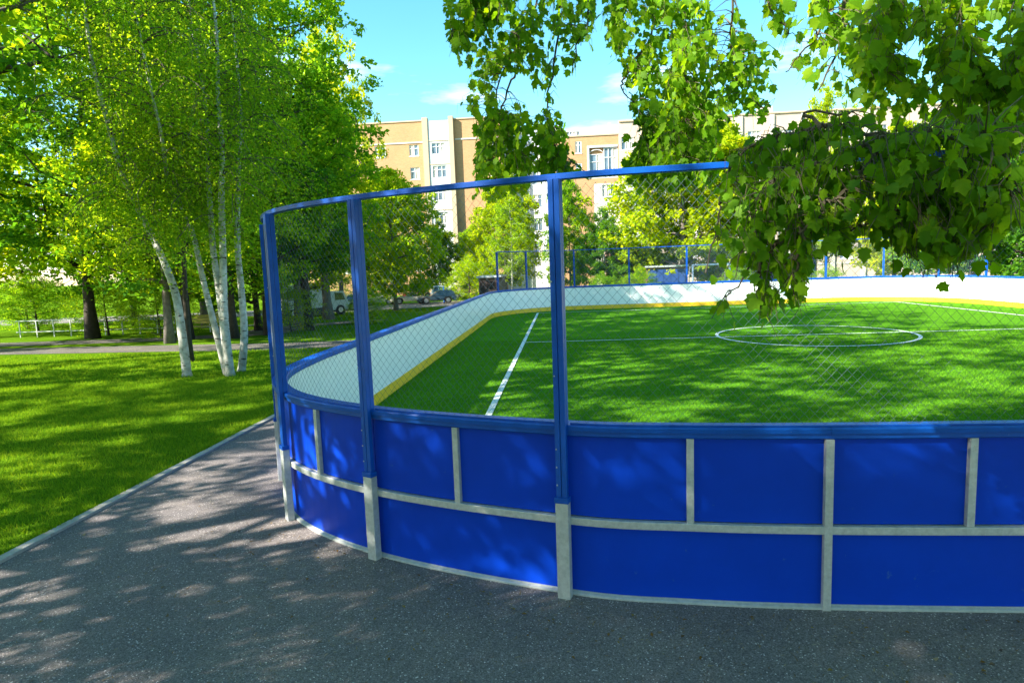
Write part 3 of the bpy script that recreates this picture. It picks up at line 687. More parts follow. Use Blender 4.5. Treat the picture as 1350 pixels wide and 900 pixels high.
# left part of the wood, beyond the frame of the central view
for (x, y, H, k, lb) in [
    (-14.5, 11.5, 19, 'airy_a', 'green tree at the left edge of the view close to the lawn'),
    (-18, 15.5, 21, 'airy_b', 'yellow-green tree on the lawn at far left'),
    (-15, 24.5, 14, 'dark_a', 'dark tree beyond the path at left'),
    (-21, 27, 16, 'round_b', 'tall green tree beyond the path at far left'),
    (-26, 22, 15, 'round_a', 'wide green tree at the extreme left of the park'),
    (-20, 34, 12.5, 'yellow_a', 'slender yellow-green tree deep in the wood at left'),
    (-27, 38, 13, 'dark_a', 'broad dark tree deep in the wood at left'),
    (-33, 31, 17, 'yellow_b', 'large yellow-green tree at the rear left'),
    (-13.5, 32, 13, 'round_a', 'green tree beyond the path behind the birch clump'),
    (-16.5, 40, 13, 'yellow_b', 'large yellow-green tree behind the truck'),
    (-22, 47, 14, 'round_b', 'broad green tree behind the road at left'),
    (-32, 50, 14, 'dark_a', 'dark tree behind the road at far left'),
    (-42, 42, 18, 'round_a', 'green tree at the back of the wood, far left')]:
    tree(k, x, y, H, lb)
for (x, y, H, lb) in [(-17, 25.5, 2.6, 'low leafy bush beyond the path at left'), (-12.2, 27.5, 2.2, 'low green bush behind the birch clump'), (-22, 29, 3., 'leafy bush far left beyond the path'),
                      (-10.5, 33.5, 2.0, 'small bush at the edge of the far lawn'), (-30, 34, 3.5, 'bush under the trees far left'), (-36, 40, 4, 'bush deep under the trees far left'), (-24, 42, 3.2, 'bush under the dark tree at left'), (-9, 62, 4.5, 'big bush behind the parked cars'), (-20, 60, 5, 'wide bush behind the road at left'),
                      (3, 47, 2.6, 'leafy bush behind the far mesh screen'), (6, 49, 2.8, 'green bush behind the middle of the far screen'), (13, 48, 2.6, 'bush behind the goal'), (19, 47, 2.5, 'bush at the right behind the rink')]:
    tree('bush', x, y, H, lb, cat='bush', wide=1.2)
# unseen trees outside the view, added to cast shade on boards, asphalt and pitch
SHADE = [(-7.2, -2.6, 8.6, 'round_a', 'unseen low green tree added for shade behind the photographer at left'), (-3.6, -3.9, 8.6, 'round_b', 'unseen low dark-trunked tree added for shade right behind the photographer'), (0.2, -5.6, 9.0, 'dark_a', 'unseen low dark tree added for shade behind the apron'),
    (-13.5, 4.5, 19, 'airy_b', 'unseen tall dark green tree added for shade left of the apron'), (-14.0, -5.6, 15, 'yellow_a', 'unseen yellow-green tree added for shade behind at left'), (-10.5, 1.2, 12, 'airy_a', 'airy tree added for shade beside the lawn, left outside the view'), (-9.2, 1.6, 9.5, 'airy_b', 'low dark tree added for shade beside the lawn, left outside the view'), (-8.0, -0.3, 8.0, 'dark_a', 'narrow dark tree added for shade beside the apron, left outside the view'), (-22, 2, 15.5, 'airy_b', 'tall dark tree added for shade far left outside the view'), (-21, 9, 15.5, 'airy_a', 'tall green tree added for shade far left outside the view')]
for (x, y, H, k, lb) in SHADE:
    tree(k, x, y, H, lb, wide=.75 if k == 'yellow_a' else .5 if 'narrow' in lb else 1)

# ------------------------------------------------------------------ apartment building
BY = 83.0
def X(px, Y=BY, py=300): return at(px, py, Y).x
def Z(py, px=700, Y=BY): return at(px, py, Y).z
GZ = zt(BY)-.1
bld = thing('apartment_building', 'orange brick and white apartment block with stacked windows behind the trees', 'building', (0, 0, 0))
def block(name, x0, x1, y0, y1, z0, z1, mt, parent=bld, label=None, bev=0):
    b = MB(); b.box((x0, y0, z0), (x1, y1, z1)); return b.build(name, mt, parent, bevel=bev, label=label)
def window(x0, x1, z0, z1, y, mull=3, parent=None, sill=True, trim=None, transom=.68, arch=False):
    """frame proud of the wall, glass set back inside it"""
    b = MB(); t = .07; d0, d1 = y-.06, y+.10
    b.box((x0, d0, z0), (x1, d1, z0+t)); b.box((x0, d0, z1-t), (x1, d1, z1)); b.box((x0, d0+.002, z0+t), (x0+t, d1, z1-t)); b.box((x1-t, d0+.002, z0+t), (x1, d1, z1-t))
    for i in range(1, mull): xm = x0+(x1-x0)*i/mull; b.box((xm-.035, d0+.005, z0+t), (xm+.035, d1-.01, z1-t))
    if transom: zt_ = z0+(z1-z0)*transom; b.box((x0+t, d0+.012, zt_-.03), (x1-t, d1-.02, zt_+.03))
    if arch:
        n = 10; c = (x0+x1)/2; r_ = (x1-x0)/2
        for i in range(n):
            a0, a1 = math.pi*i/n, math.pi*(i+1)/n
            b.add([(c+r_*math.cos(a), yy, z1+rr_*math.sin(a)) for yy in (d0, d1) for a, rr_ in ((a0, .62), (a1, .62), (a1, .52), (a0, .52))], [(0, 1, 2, 3), (7, 6, 5, 4), (0, 4, 5, 1), (1, 5, 6, 2), (2, 6, 7, 3), (3, 7, 4, 0)])
    if sill: b.box((x0-.08, y-.16, z0-.07), (x1+.08, y+.02, z0-.002))
    f = b.build('window', FRAME, parent or bld)
    p = MB(); p.box((x0+t+.001, y+.02, z0+t), (x1-t-.001, y+.04, z1-t)); p.build('pane', GLASS, f)
    if random.random() < .7:                             # curtain behind the glass
        c = MB(); k = random.choice((0, 1)); xm = x0+(x1-x0)*random.uniform(.3, .7); a, e = ((x0+t+.01, xm) if k else (xm, x1-t-.01)); nn = 7; vs = []
        for i in range(nn+1): xx = a+(e-a)*i/nn; yy = y+.012+(.003 if i % 2 else 0); vs += [(xx, yy, z0+t), (xx, yy, z1-t)]
        c.add(vs, [(2*i, 2*i+2, 2*i+3, 2*i+1) for i in range(nn)]); c.build('curtain', CREAM, f)
    return f
def wall_with_holes(name, x0, x1, z0, z1, y, holes, mt, th=.35):
    """front wall as a grid of blocks with real openings for the windows"""
    xs = sorted(set([x0, x1]+[h[0] for h in holes]+[h[1] for h in holes])); zs = sorted(set([z0, z1]+[h[2] for h in holes]+[h[3] for h in holes]))
    b = MB(); V = {}; 
    for i in range(len(xs)-1):
        for j in range(len(zs)-1):
            xc, zc = (xs[i]+xs[i+1])/2, (zs[j]+zs[j+1])/2
            if any(h[0] < xc < h[1] and h[2] < zc < h[3] for h in holes): continue
            a = (xs[i], xs[i+1], zs[j], zs[j+1]); b.add([(a[0], y, a[2]), (a[1], y, a[2]), (a[1], y, a[3]), (a[0], y, a[3])], [(0, 1, 2, 3)])
    for h in holes:
        b.add([(h[0], yy, zz) for yy, zz in ((y, h[2]), (y+th, h[2]), (y+th, h[3]), (y, h[3]))], [(0, 1, 2, 3)]); b.add([(h[1], yy, zz) for yy, zz in ((y, h[2]), (y+th, h[2]), (y+th, h[3]), (y, h[3]))], [(3, 2, 1, 0)])
        b.add([(h[0], y, h[2]), (h[1], y, h[2]), (h[1], y+th, h[2]), (h[0], y+th, h[2])], [(3, 2, 1, 0)]); b.add([(h[0], y, h[3]), (h[1], y, h[3]), (h[1], y+th, h[3]), (h[0], y+th, h[3])], [(0, 1, 2, 3)])
        b.add([(h[0], y+th, h[2]), (h[1], y+th, h[2]), (h[1], y+th, h[3]), (h[0], y+th, h[3])], [(0, 1, 2, 3)])
    return b.build(name, mt, bld)
rows = [(189, 204), (219, 235), (249, 265), (280, 295), (310, 326), (341, 356)]
zr = [(Z(b_, 585), Z(a_, 585)) for a_, b_ in rows]
zTop = Z(160, 560); 
# brick wall left of the bay with one window column at each storey
hA = [(X(545), X(557), a, b_) for a, b_ in zr]+[(X(500), X(514), a, b_) for a, b_ in zr]+[(X(450), X(464), a, b_) for a, b_ in zr]
wall_with_holes('brick_wall', X(400), X(565), GZ, zTop, BY, hA, BRICK)
for h in hA: window(h[0]+.01, h[1]-.01, h[2]+.01, h[3]-.01, BY+.12, 2)
block('roof', X(400), X(660), BY+.36, BY+13, GZ, zTop-.5, PINK)
block('coping', X(400), X(563), BY-.1, BY+.5, zTop+.002, zTop+.16, SAND)
# white bay
xb0, xb1 = X(571), X(598)
hB = [(X(575), X(593), a, b_) for a, b_ in zr]
b_ = BY-.45; zB = zTop+.35
wall_with_holes('white_bay', xb0, xb1, GZ, zTop-.1, b_, hB, WBAY)
for h in hB: window(h[0]+.01, h[1]-.01, h[2]+.01, h[3]-.01, b_+.12, 3)
block('pilaster', X(564), xb0-.01, b_-.12, BY+.5, GZ, zB, SAND); block('pilaster', xb1+.01, X(604), b_-.12, BY+.5, GZ, zB, SAND)
for z in (Z(186, 585), Z(217, 585), Z(247, 585), Z(277, 585), Z(307, 585)): block('string_course', xb0+.01, xb1-.01, b_-.06, b_-.002, z-.05, z+.05, SAND)
# brick wall right of the bay
wall_with_holes('brick_wall', X(604)+.01, X(661), GZ, zTop, BY, [(X(650), X(657), a, c) for a, c in zr[:3]], BRICK)
for a, c in zr[:3]: window(X(650)+.01, X(657)-.01, a+.01, c-.01, BY+.12, 1)
block('coping', X(604)+.01, X(661), BY-.1, BY+.5, zTop+.002, zTop+.16, SAND)
block('string_course', X(400), X(563), BY-.08, BY-.002, Z(187.5, 560)-.09, Z(187.5, 560)+.09, CREAM); block('string_course', X(605), X(661), BY-.08, BY-.002, Z(186, 560)-.09, Z(186, 560)+.09, CREAM)
block('side_wall', X(661)+.01, X(661)+.4, BY+.01, BY+3, GZ, zTop, BRICK)
# recessed white stair wing
YD = BY+2; xd0, xd1 = X(661)+.42, X(728)
zD = Z(186, 700, YD)
def XD(px): return X(px, YD)
hD = [(XD(a), XD(c), Z(e+3, 700, YD), Z(s_, 700, YD)) for a, c in ((672, 680), (686, 694), (704, 716)) for s_, e in ((196, 210), (226, 241), (257, 271), (288, 302), (319, 333))]
wall_with_holes('stair_wall', xd0, xd1, GZ, zD, YD, hD, WBAY)
for h in hD: window(h[0]+.01, h[1]-.01, h[2]+.01, h[3]-.01, YD+.12, 2)
for px in (698, 722): block('pilaster', XD(px)-.18, XD(px)+.18, YD-.25, YD-.002, GZ, zD, METG)
block('roof', xd0, xd1, YD+.36, YD+10, GZ, zD-.4, PINK)
block('roof_house', XD(668), XD(733), YD+1.5, YD+7, zD-.5, Z(165, 700, YD), METG); block('chimney', XD(734), XD(742), YD+1, YD+3, zD-.5, Z(163, 740, YD), CREAM)
q = block('roof_house', XD(743), XD(765), YD+1.5, YD+6, zD-1, Z(172, 740, YD), WBAY); window(XD(745), XD(763), Z(179, 750, YD+1.4), Z(173, 750, YD+1.4), YD+1.4, 4, sill=False, transom=0)
block('coping', XD(742), XD(767), YD+1.3, YD+6.2, Z(172, 740, YD)+.002, Z(170, 740, YD), METG)
# right brick wing with the glazed bay
YE = BY-.5; XE = lambda px: X(px, YE); ZE = lambda py: Z(py, 770, YE)
xe0, xe1 = XE(728)+.01, XE(817)
hE = [(XE(761), XE(769), ZE(233), ZE(215)), (XE(761), XE(769), ZE(202), ZE(186)), (XE(735), XE(745), ZE(233), ZE(216)), (XE(779), XE(816), ZE(236), ZE(196))]
wall_with_holes('brick_wall', xe0, xe1, ZE(243), ZE(180), YE, hE, BRICK)
for h in hE[:3]: window(h[0]+.01, h[1]-.01, h[2]+.01, h[3]-.01, YE+.1, 2)
h = hE[3]; cx0 = (h[0]+h[1])/2
window(h[0]+.02, cx0-.03, h[2]+.02, h[3]-.75, YE+.12, 2, arch=True, sill=False); window(cx0+.03, h[1]-.02, h[2]+.02, h[3]-.02, YE+.13, 3, sill=False)
block('window_surround', h[0]-.28, h[0]-.01, YE-.1, YE+.1, h[2], h[3]+.3, METG); block('window_surround', h[0]+.002, h[1], YE-.1, YE+.1, h[3]+.02, h[3]+.3, METG)
block('coping', xe0, xe1, YE-.1, YE+.5, ZE(180)+.002, ZE(178), SAND)
block('roof', xe0, xe1, YE+.36, YE+12, GZ, ZE(180)-.4, PINK)
block('brick_wall', xe0, XE(784), YE, YE+.4, GZ, ZE(243)-.002, BRICK)
hE2 = [(XE(795), XE(811), ZE(e), ZE(s_)) for s_, e in ((245, 261), (275, 291), (306, 322), (337, 352))]
wall_with_holes('cream_wall', XE(784)+.01, xe1, GZ, ZE(243)-.002, YE, hE2, CREAM)
for h in hE2: window(h[0]+.01, h[1]-.01, h[2]+.01, h[3]-.01, YE+.12, 3)
block('vent_stack', XE(803), XE(813), YE+2, YE+4, ZE(180)-.3, ZE(172), METG); block('vent_stack', XE(806), XE(810), YE+2.5, YE+3, ZE(172)-.01, ZE(158), GALV)
# pale right wing
YP = BY-1.0; XP = lambda px: X(px, YP); ZP = lambda py, px=840: Z(py, px, YP)
cols = [(821, 837)]+[(px, px+17) for px in range(862, 1500, 41)]
prow = [(212, 228), (243, 259), (274, 290), (305, 321), (336, 351), (181, 197)]
hP = [(XP(a), XP(c), ZP(e), ZP(s_)) for a, c in cols for s_, e in prow]
wall_with_holes('pale_wall', XE(817)+.02, XP(1480), GZ, ZP(160), YP, hP, PINK)
wall_with_holes('white_band', XE(817)+.2, XP(850), GZ, ZP(240), YP-.06, [h for h in hP if h[1] < XP(850) and h[3] < ZP(240)], WBAY, th=.055)
for h in hP: window(h[0]+.01, h[1]-.01, h[2]+.01, h[3]-.01, YP+.12, 3)
block('roof', XE(817)+.02, XP(1480), YP+.36, YP+12, GZ, ZP(160)-.4, PINK)
block('coping', XE(817)+.02, XP(1480), YP-.15, YP+.5, ZP(160)+.002, ZP(158), SAND)
for s_, e in prow[:5]: block('string_course', XP(850)+.02, XP(1480), YP-.07, YP-.002, ZP(e)-.62, ZP(e)-.47, CREAM)
for px in range(845, 1480, 41): block('drainpipe' if px % 3 == 0 else 'pilaster', XP(px)+.35, XP(px)+(.5 if px % 3 == 0 else .9), YP-.16, YP-.075, GZ, ZP(161), GALV if px % 3 == 0 else CREAM)
for px, h_ in ((880, 1.1), (1010, 1.6), (1150, .9), (1270, 1.4)): block('chimney', XP(px), XP(px)+1.6, YP+3, YP+4.5, ZP(160)-.45, ZP(160)+h_, CREAM)
# low brown brick block and garages behind the rink
lb = thing('brick_annex', 'low brown brick annex seen through the far mesh screen', 'annex', (0, 0, 0))
BRN = mat('brown_brick', (.17, .105, .07), .9, var=.2, scale=6, bump=.3, bscale=30)
YN2 = 58.
b = MB(); b.box((X(805, YN2), YN2, -1), (X(853, YN2), YN2+8, Z(331, 830, YN2))); b.build('wall', BRN, lb)
b = MB(); b.box((X(803, YN2), YN2-.3, Z(331, 830, YN2)+.003), (X(855, YN2), YN2+8.3, Z(328, 830, YN2))); b.build('roof', PINK, lb)
b = MB(); b.box((X(812, YN2), YN2-.04, -1), (X(822, YN2), YN2-.003, Z(352, 830, YN2))); b.build('door', METG, lb)
def garage(px0, px1, pyt, Y, mt, label, cat='garage'):
    t = thing('garage', label, cat, (0, 0, 0)); x0, x1, z1 = X(px0, Y), X(px1, Y), Z(pyt, (px0+px1)/2, Y); g0 = zt(Y)-.1
    b = MB(); b.box((x0, Y, g0), (x1, Y+5, z1)); b.build('wall', BRN, t)
    b = MB(); b.box((x0-.15, Y-.2, z1+.002), (x1+.15, Y+5.2, z1+.14)); b.build('roof', METG, t)
    n = max(1, int((x1-x0)/2.6)); wd = (x1-x0)/n
    for i in range(n):
        b = MB(); b.box((x0+i*wd+.12, Y-.06, g0), (x0+(i+1)*wd-.12, Y-.003, z1-.2))
        for j in range(1, 5): xx = x0+i*wd+.12+(wd-.24)*j/5; b.box((xx-.02, Y-.08, g0+.1), (xx+.02, Y-.0605, z1-.25))
        b.build('door', mt, t)
    return t
BLUED = mat('blue_metal_door', (.02, .06, .22), .5, var=.15, scale=4); DKW = mat('dark_wood', (.045, .03, .028), .9, var=.4, scale=6, bump=.4)
garage(852, 905, 352, 54, BLUED, 'low garage with blue metal doors right of the brick annex')
garage(1055, 1078, 335, 54, BLUED, 'blue metal kiosk standing behind the far screen at the right', 'kiosk')
garage(955, 1040, 350, 60, DKW, 'long dark low outbuilding behind the goal')
garage(628, 656, 366, 50, DKW, 'dark timber shed at the left end of the far boards', 'shed')
# goal behind the far boards
gt = thing('football_goal', 'white tubular football goal standing behind the far boards', 'goal', (0, 0, 0))
GWH = mat('goal_white', (.78, .78, .76), .4)
YG_ = 38.; x0, x1 = X(913, YG_), X(962, YG_); z1 = Z(350, 935, YG_); z0 = zt(YG_)
for x in (x0, x1):
    b = MB(); b.tube([(x, YG_, z0), (x, YG_, z1)], .05, 10); b.build('goal_post', GWH, gt, True)
    b = MB(); b.tube([(x, YG_+.05, z1-.02), (x, YG_+.9, z1-.05), (x, YG_+1.4, z0)], .03, 8); b.build('back_stay', GWH, gt, True)
b = MB(); b.tube([(x0-.05, YG_, z1+.05), (x1+.05, YG_, z1+.05)], .05, 10); b.build('crossbar', GWH, gt, True)
# trunk-like slim white poles at right
def slim_pole(px, pyb, pyt, Y, mt, name, label, cat, r_=.05):
    b = MB(); x = X(px, Y); b.tube([(x, Y, zt(Y)-.1), (x, Y, Z(pyt, px, Y))], r_, 10); b.box((x-r_*1.6, Y-r_*1.6, zt(Y)), (x+r_*1.6, Y+r_*1.6, zt(Y)+.05))
    return tag(b.build(name, mt, None), label, cat)
slim_pole(581, 398, 378, ground_at(581, 399).y, BLUE, 'marker_post', 'thin blue post on the grass in front of the dark estate car', 'post', .06)
# low railing and pale fence in the wood at left
rl = thing('park_railing', 'low metal railing running along the far side of the park path', 'railing', (0, 0, 0))
ry = 29.5; zr0 = zt(ry)
for i in range(16): 
    x = -27+i*.9; b = MB(); b.box((x-.02, ry-.02, zr0-.1), (x+.02, ry+.02, zr0+.82)); b.build('upright', GALV, rl)
for z in (.25, .8): b = MB(); b.box((-27.2, ry-.015, zr0+z), (-13.4, ry+.015, zr0+z+.035)); b.build('rail', GALV, rl)
# park bench beyond the path
def bench(px, pyb, label):
    p = ground_at(px, pyb); t = thing('park_bench', label, 'bench', (p.x, p.y, zt(p.y)), R(8))
    W = mat('yellow_bench_wood', (.45, .36, .07), .6, var=.15, scale=8)
    for i in range(3): b = MB(); b.box((-.9, -.05+.13*i, .43), (.9, .06+.13*i, .47)); b.build('slat', W, t, bevel=.005)
    for i in range(3): b = MB(); b.box((-.9, .36+.02*i, .55+.13*i), (.9, .39+.02*i, .66+.13*i)); b.build('slat', W, t, bevel=.005)
    for x in (-.75, .75): b = MB(); b.box((x-.03, -.05, 0), (x+.03, -.01, .428)); b.box((x-.03, .33, 0), (x+.03, .358, .95)); b.box((x-.03, -.01, .38), (x+.03, .33, .428)); b.build('leg', BARKD, t)
bench(267, 444, 'yellow slatted park bench beyond the path at left')

# ------------------------------------------------------------------ vehicles
def paint(name, c): return mat(name, c, .28, metal=.25, coat=.6, var=.03, scale=2)
def car(name, label, px, pyb, ln, hh, wd, col, heading, style='suv', cat='car'):
    p = ground_at(px, pyb); return car_at(name, label, p.x, p.y, ln, hh, wd, col, heading, style, cat)
def car_at(name, label, x, y, ln, hh, wd, col, heading, style, cat='car'):
    t = thing(name, label, cat, (x, y, zt(y)+.01), heading)
    pm = paint(name+'_paint', col); hw = wd/2; wr = .33
    bel = hh*.56                                         # belt line
    if style == 'suv': lo = [(-ln/2, .38), (-ln/2+.02, bel*.95), (-ln/2+.08, bel), (ln/2-1.15, bel), (ln/2-.35, bel*.88), (ln/2-.05, bel*.72), (ln/2, .40)]; top = [(-ln/2+.10, bel), (-ln/2+.38, hh*.97), (-ln/2+.9, hh), (ln/2-2.1, hh*.985), (ln/2-1.2, bel)]
    elif style == 'sedan': lo = [(-ln/2, .36), (-ln/2+.03, bel*.9), (-ln/2+.3, bel*1.02), (-ln/2+.9, bel), (ln/2-1.25, bel), (ln/2-.3, bel*.85), (ln/2-.03, bel*.68), (ln/2, .34)]; top = [(-ln/2+.75, bel), (-ln/2+1.35, hh*.96), (-ln/2+2.0, hh), (ln/2-2.0, hh*.97), (ln/2-1.2, bel)]
    def loft(prof, w0, w1, zref, bottom=None):
        vs = []; n = len(prof)
        for sgn in (-1, 1):
            for (px_, z) in prof: k = (z-zref)/(max(z for _, z in prof)-zref+1e-6); vs.append((px_, sgn*(w0+(w1-w0)*max(0, k)), z))
        fs = [tuple(range(n-1, -1, -1)), tuple(range(n, 2*n))]+[(i, (i+1) % n, n+(i+1) % n, n+i) for i in range(n)]; return vs, fs
    # body side with wheel arches cut into the outline
    def arch(xc): return [(xc+ (wr+.07)*math.cos(a), .30+(wr+.07)*math.sin(a)) for a in [math.pi*i/8 for i in range(9)]]
    under = [(ln/2-.05, .24)]+[(a, max(.24, z)) for a, z in arch(ln/2-.85)]+[(a, max(.24, z)) for a, z in arch(-ln/2+.8)]+[(-ln/2+.05, .24)]
    prof = lo+under
    b = MB(); b.add(*loft(prof, hw, hw*.93, .5)); b.build('body', pm, t, bevel=.03)
    b = MB(); b.add(*loft(top, hw*.93, hw*.76, bel)); b.build('cabin', pm, t, bevel=.04)
    # glass: side panes proud of the cabin, windscreen and rear window
    zt0, zt1 = bel+.05, hh*.93
    def cx(z, side):                                      # cabin edge at height z
        q0, q1 = (top[0], top[1]) if side < 0 else (top[-1], top[-2]); return q0[0]+(q1[0]-q0[0])*(z-q0[1])/(q1[1]-q0[1])
    def cw(z): return hw*.93+(hw*.76-hw*.93)*(z-bel)/(hh-bel)
    xa0, xa1, xb0_, xb1_ = cx(zt0, -1)+.14, cx(zt1, -1)+.12, cx(zt0, 1)-.16, cx(zt1, 1)-.12
    cuts = [0, .36, .70, 1] if style == 'suv' else [0, .5, 1]
    for sgn in (-1, 1):
        for i in range(len(cuts)-1):
            a0, a1 = cuts[i]+.012, cuts[i+1]-.012
            vs = []
            for d in (.004, .012): vs += [(xa0+(xb0_-xa0)*a0, sgn*(cw(zt0)+d), zt0), (xa0+(xb0_-xa0)*a1, sgn*(cw(zt0)+d), zt0), (xa1+(xb1_-xa1)*a1, sgn*(cw(zt1)+d), zt1), (xa1+(xb1_-xa1)*a0, sgn*(cw(zt1)+d), zt1)]
            b = MB(); b.add(vs, [(0, 1, 2, 3), (7, 6, 5, 4), (0, 4, 5, 1), (1, 5, 6, 2), (2, 6, 7, 3), (3, 7, 4, 0)]); b.build('side_window', DGLASS, t)
    for side, nm in ((1, 'windscreen'), (-1, 'rear_window')):
        vs = []
        for d in (.006, .016):
            for z, s_ in ((zt0, -1), (zt0, 1), (zt1, 1), (zt1, -1)): vs.append((cx(z, side)+side*d, s_*(cw(z)-.09), z+d*.6))
        b = MB(); b.add(vs, [(0, 1, 2, 3), (7, 6, 5, 4), (0, 4, 5, 1), (1, 5, 6, 2), (2, 6, 7, 3), (3, 7, 4, 0)]); b.build(nm, DGLASS, t)
    for xc in (ln/2-.85, -ln/2+.8):
        for sgn in (-1, 1):
            o = bpy.data.objects.new('wheel', None); COL.objects.link(o); o.parent = t; o.location = (xc, sgn*(hw-.11), wr)
            b = MB(); b.tube([(0, -.10, 0), (0, .10, 0)], wr, 20); b.build('tyre', TYRE, o)
            b = MB(); b.tube([(0, -.108, 0), (0, .108, 0)], wr*.6, 10); b.build('rim', RIM, o)
    for sgn in (-1, 1):
        b = MB(); b.box((ln/2-.12, sgn*hw*.72-.14, bel*.66), (ln/2+.008, sgn*hw*.72+.14, bel*.80)); b.build('headlight', LAMP, t)
        b = MB(); b.box((-ln/2-.008, sgn*hw*.78-.10, bel*.66), (-ln/2+.1, sgn*hw*.78+.10, bel*.92)); b.build('tail_light', RLAMP, t)
        b = MB(); b.box((ln/2-1.55, sgn*(hw+.02), bel+.02), (ln/2-1.42, sgn*(hw+.18), bel+.15)) if sgn > 0 else b.box((ln/2-1.55, -(hw+.18), bel+.02), (ln/2-1.42, -(hw+.02), bel+.15)); b.build('mirror', pm, t, bevel=.02)
    for xe in (-1, 1): b = MB(); b.box((xe*(ln/2-.03)-.05, -hw*.9, .26), (xe*(ln/2-.03)+.05, hw*.9, .44)); b.build('bumper', DARKP, t, bevel=.02)
    return t
car('estate_car', 'dark blue-grey estate car parked on the road behind the thin blue post', 576, 400, 3.7, 1.25, 1.5, (.03, .05, .07), R(180+14), 'suv')
car('parked_car', 'beige saloon car parked half behind the dark estate car', 541, 400.5, 3.7, 1.15, 1.5, (.62, .52, .42), R(180+12), 'sedan')
car('parked_car', 'white saloon car left of the round tree trunk', 503, 402, 3.4, .95, 1.45, (.6, .6, .58), R(185), 'sedan')
car('parked_car', 'dark red car in the back row beyond the beige saloon', 553, 394, 3.6, 1.35, 1.6, (.16, .03, .025), R(10), 'sedan')
car('parked_car', 'white off-road car in the back row above the dark estate', 590, 394.5, 3.6, 1.5, 1.6, (.62, .64, .66), R(12), 'suv')
car('parked_car', 'pale green-white hatchback facing the stout tree trunk', 452, 409.5, 3.2, 1.35, 1.5, (.42, .50, .46), R(205), 'suv')
def truck():
    p = ground_at(404, 417); t = thing('box_truck', 'light truck with a pale grey box body and dark skirt parked behind the first screen', 'truck', (p.x, p.y, zt(p.y)), R(52))
    BX = mat('truck_box', (.50, .51, .50), .5, var=.05, scale=2)
    b = MB(); b.box((-2.3, -1.0, .62), (1.5, 1.0, 2.35)); b.build('cargo_box', BX, t, bevel=.03)
    for i in range(9): b = MB(); b.box((-2.2+i*.44, -1.02, .66), (-2.17+i*.44, -1.0015, 2.30)); b.build('box_rib', BX, t)
    b = MB(); b.box((-2.3, -.95, .12), (1.55, .95, .60)); b.build('skirt', DARKP, t, bevel=.02)
    b = MB(); b.prism([(1.6, -.9, .35), (3.1, -.9, .35), (3.1, -.9, 1.05), (2.75, -.9, 1.75), (1.6, -.9, 1.8)], Matrix(), Matrix.Translation((0, 1.8, 0))); b.build('cab', BX, t, bevel=.05)
    b = MB(); b.prism([(1.95, -.915, 1.1), (2.85, -.915, 1.1), (2.62, -.915, 1.62), (1.95, -.915, 1.66)], Matrix(), Matrix.Translation((0, .012, 0))); b.build('side_window', DGLASS, t)
    b = MB(); b.prism([(3.09, -.8, 1.1), (3.1, -.8, 1.1), (2.79, -.8, 1.7), (2.77, -.8, 1.7)], Matrix.Translation((.012, 0, 0)), Matrix.Translation((.012, 1.6, 0))); b.build('windscreen', DGLASS, t)
    for x in (-1.5, 2.35):
        for s_ in (-1, 1):
            o = bpy.data.objects.new('wheel', None); COL.objects.link(o); o.parent = t; o.location = (x, s_*.88, .36)
            b = MB(); b.tube([(0, -.11, 0), (0, .11, 0)], .36, 20); b.build('tyre', TYRE, o); b = MB(); b.tube([(0, -.118, 0), (0, .118, 0)], .2, 10); b.build('rim', RIM, o)
truck()
p = ground_at(379, 415); wb = thing('waste_container', 'blue metal waste container at the left end of the truck', 'container', (p.x-.3, p.y, zt(p.y)), R(10))
b = MB(); b.prism([(-.5, -.4, .15), (.5, -.4, .15), (.6, -.4, 1.1), (-.6, -.4, 1.1)], Matrix(), Matrix.Translation((0, .8, 0))); b.build('bin_body', BLUED, wb, bevel=.02)
b = MB(); b.prism([(-.62, -.43, 1.105), (.62, -.43, 1.105), (.5, -.43, 1.3), (-.5, -.43, 1.3)], Matrix(), Matrix.Translation((0, .86, 0))); b.build('lid', BLUE, wb, bevel=.02)
for x in (-.4, .4): b = MB(); b.tube([(x, -.3, .08), (x, -.25, .08)], .08, 10); b.tube([(x, .25, .08), (x, .3, .08)], .08, 10); b.build('wheel', TYRE, wb)

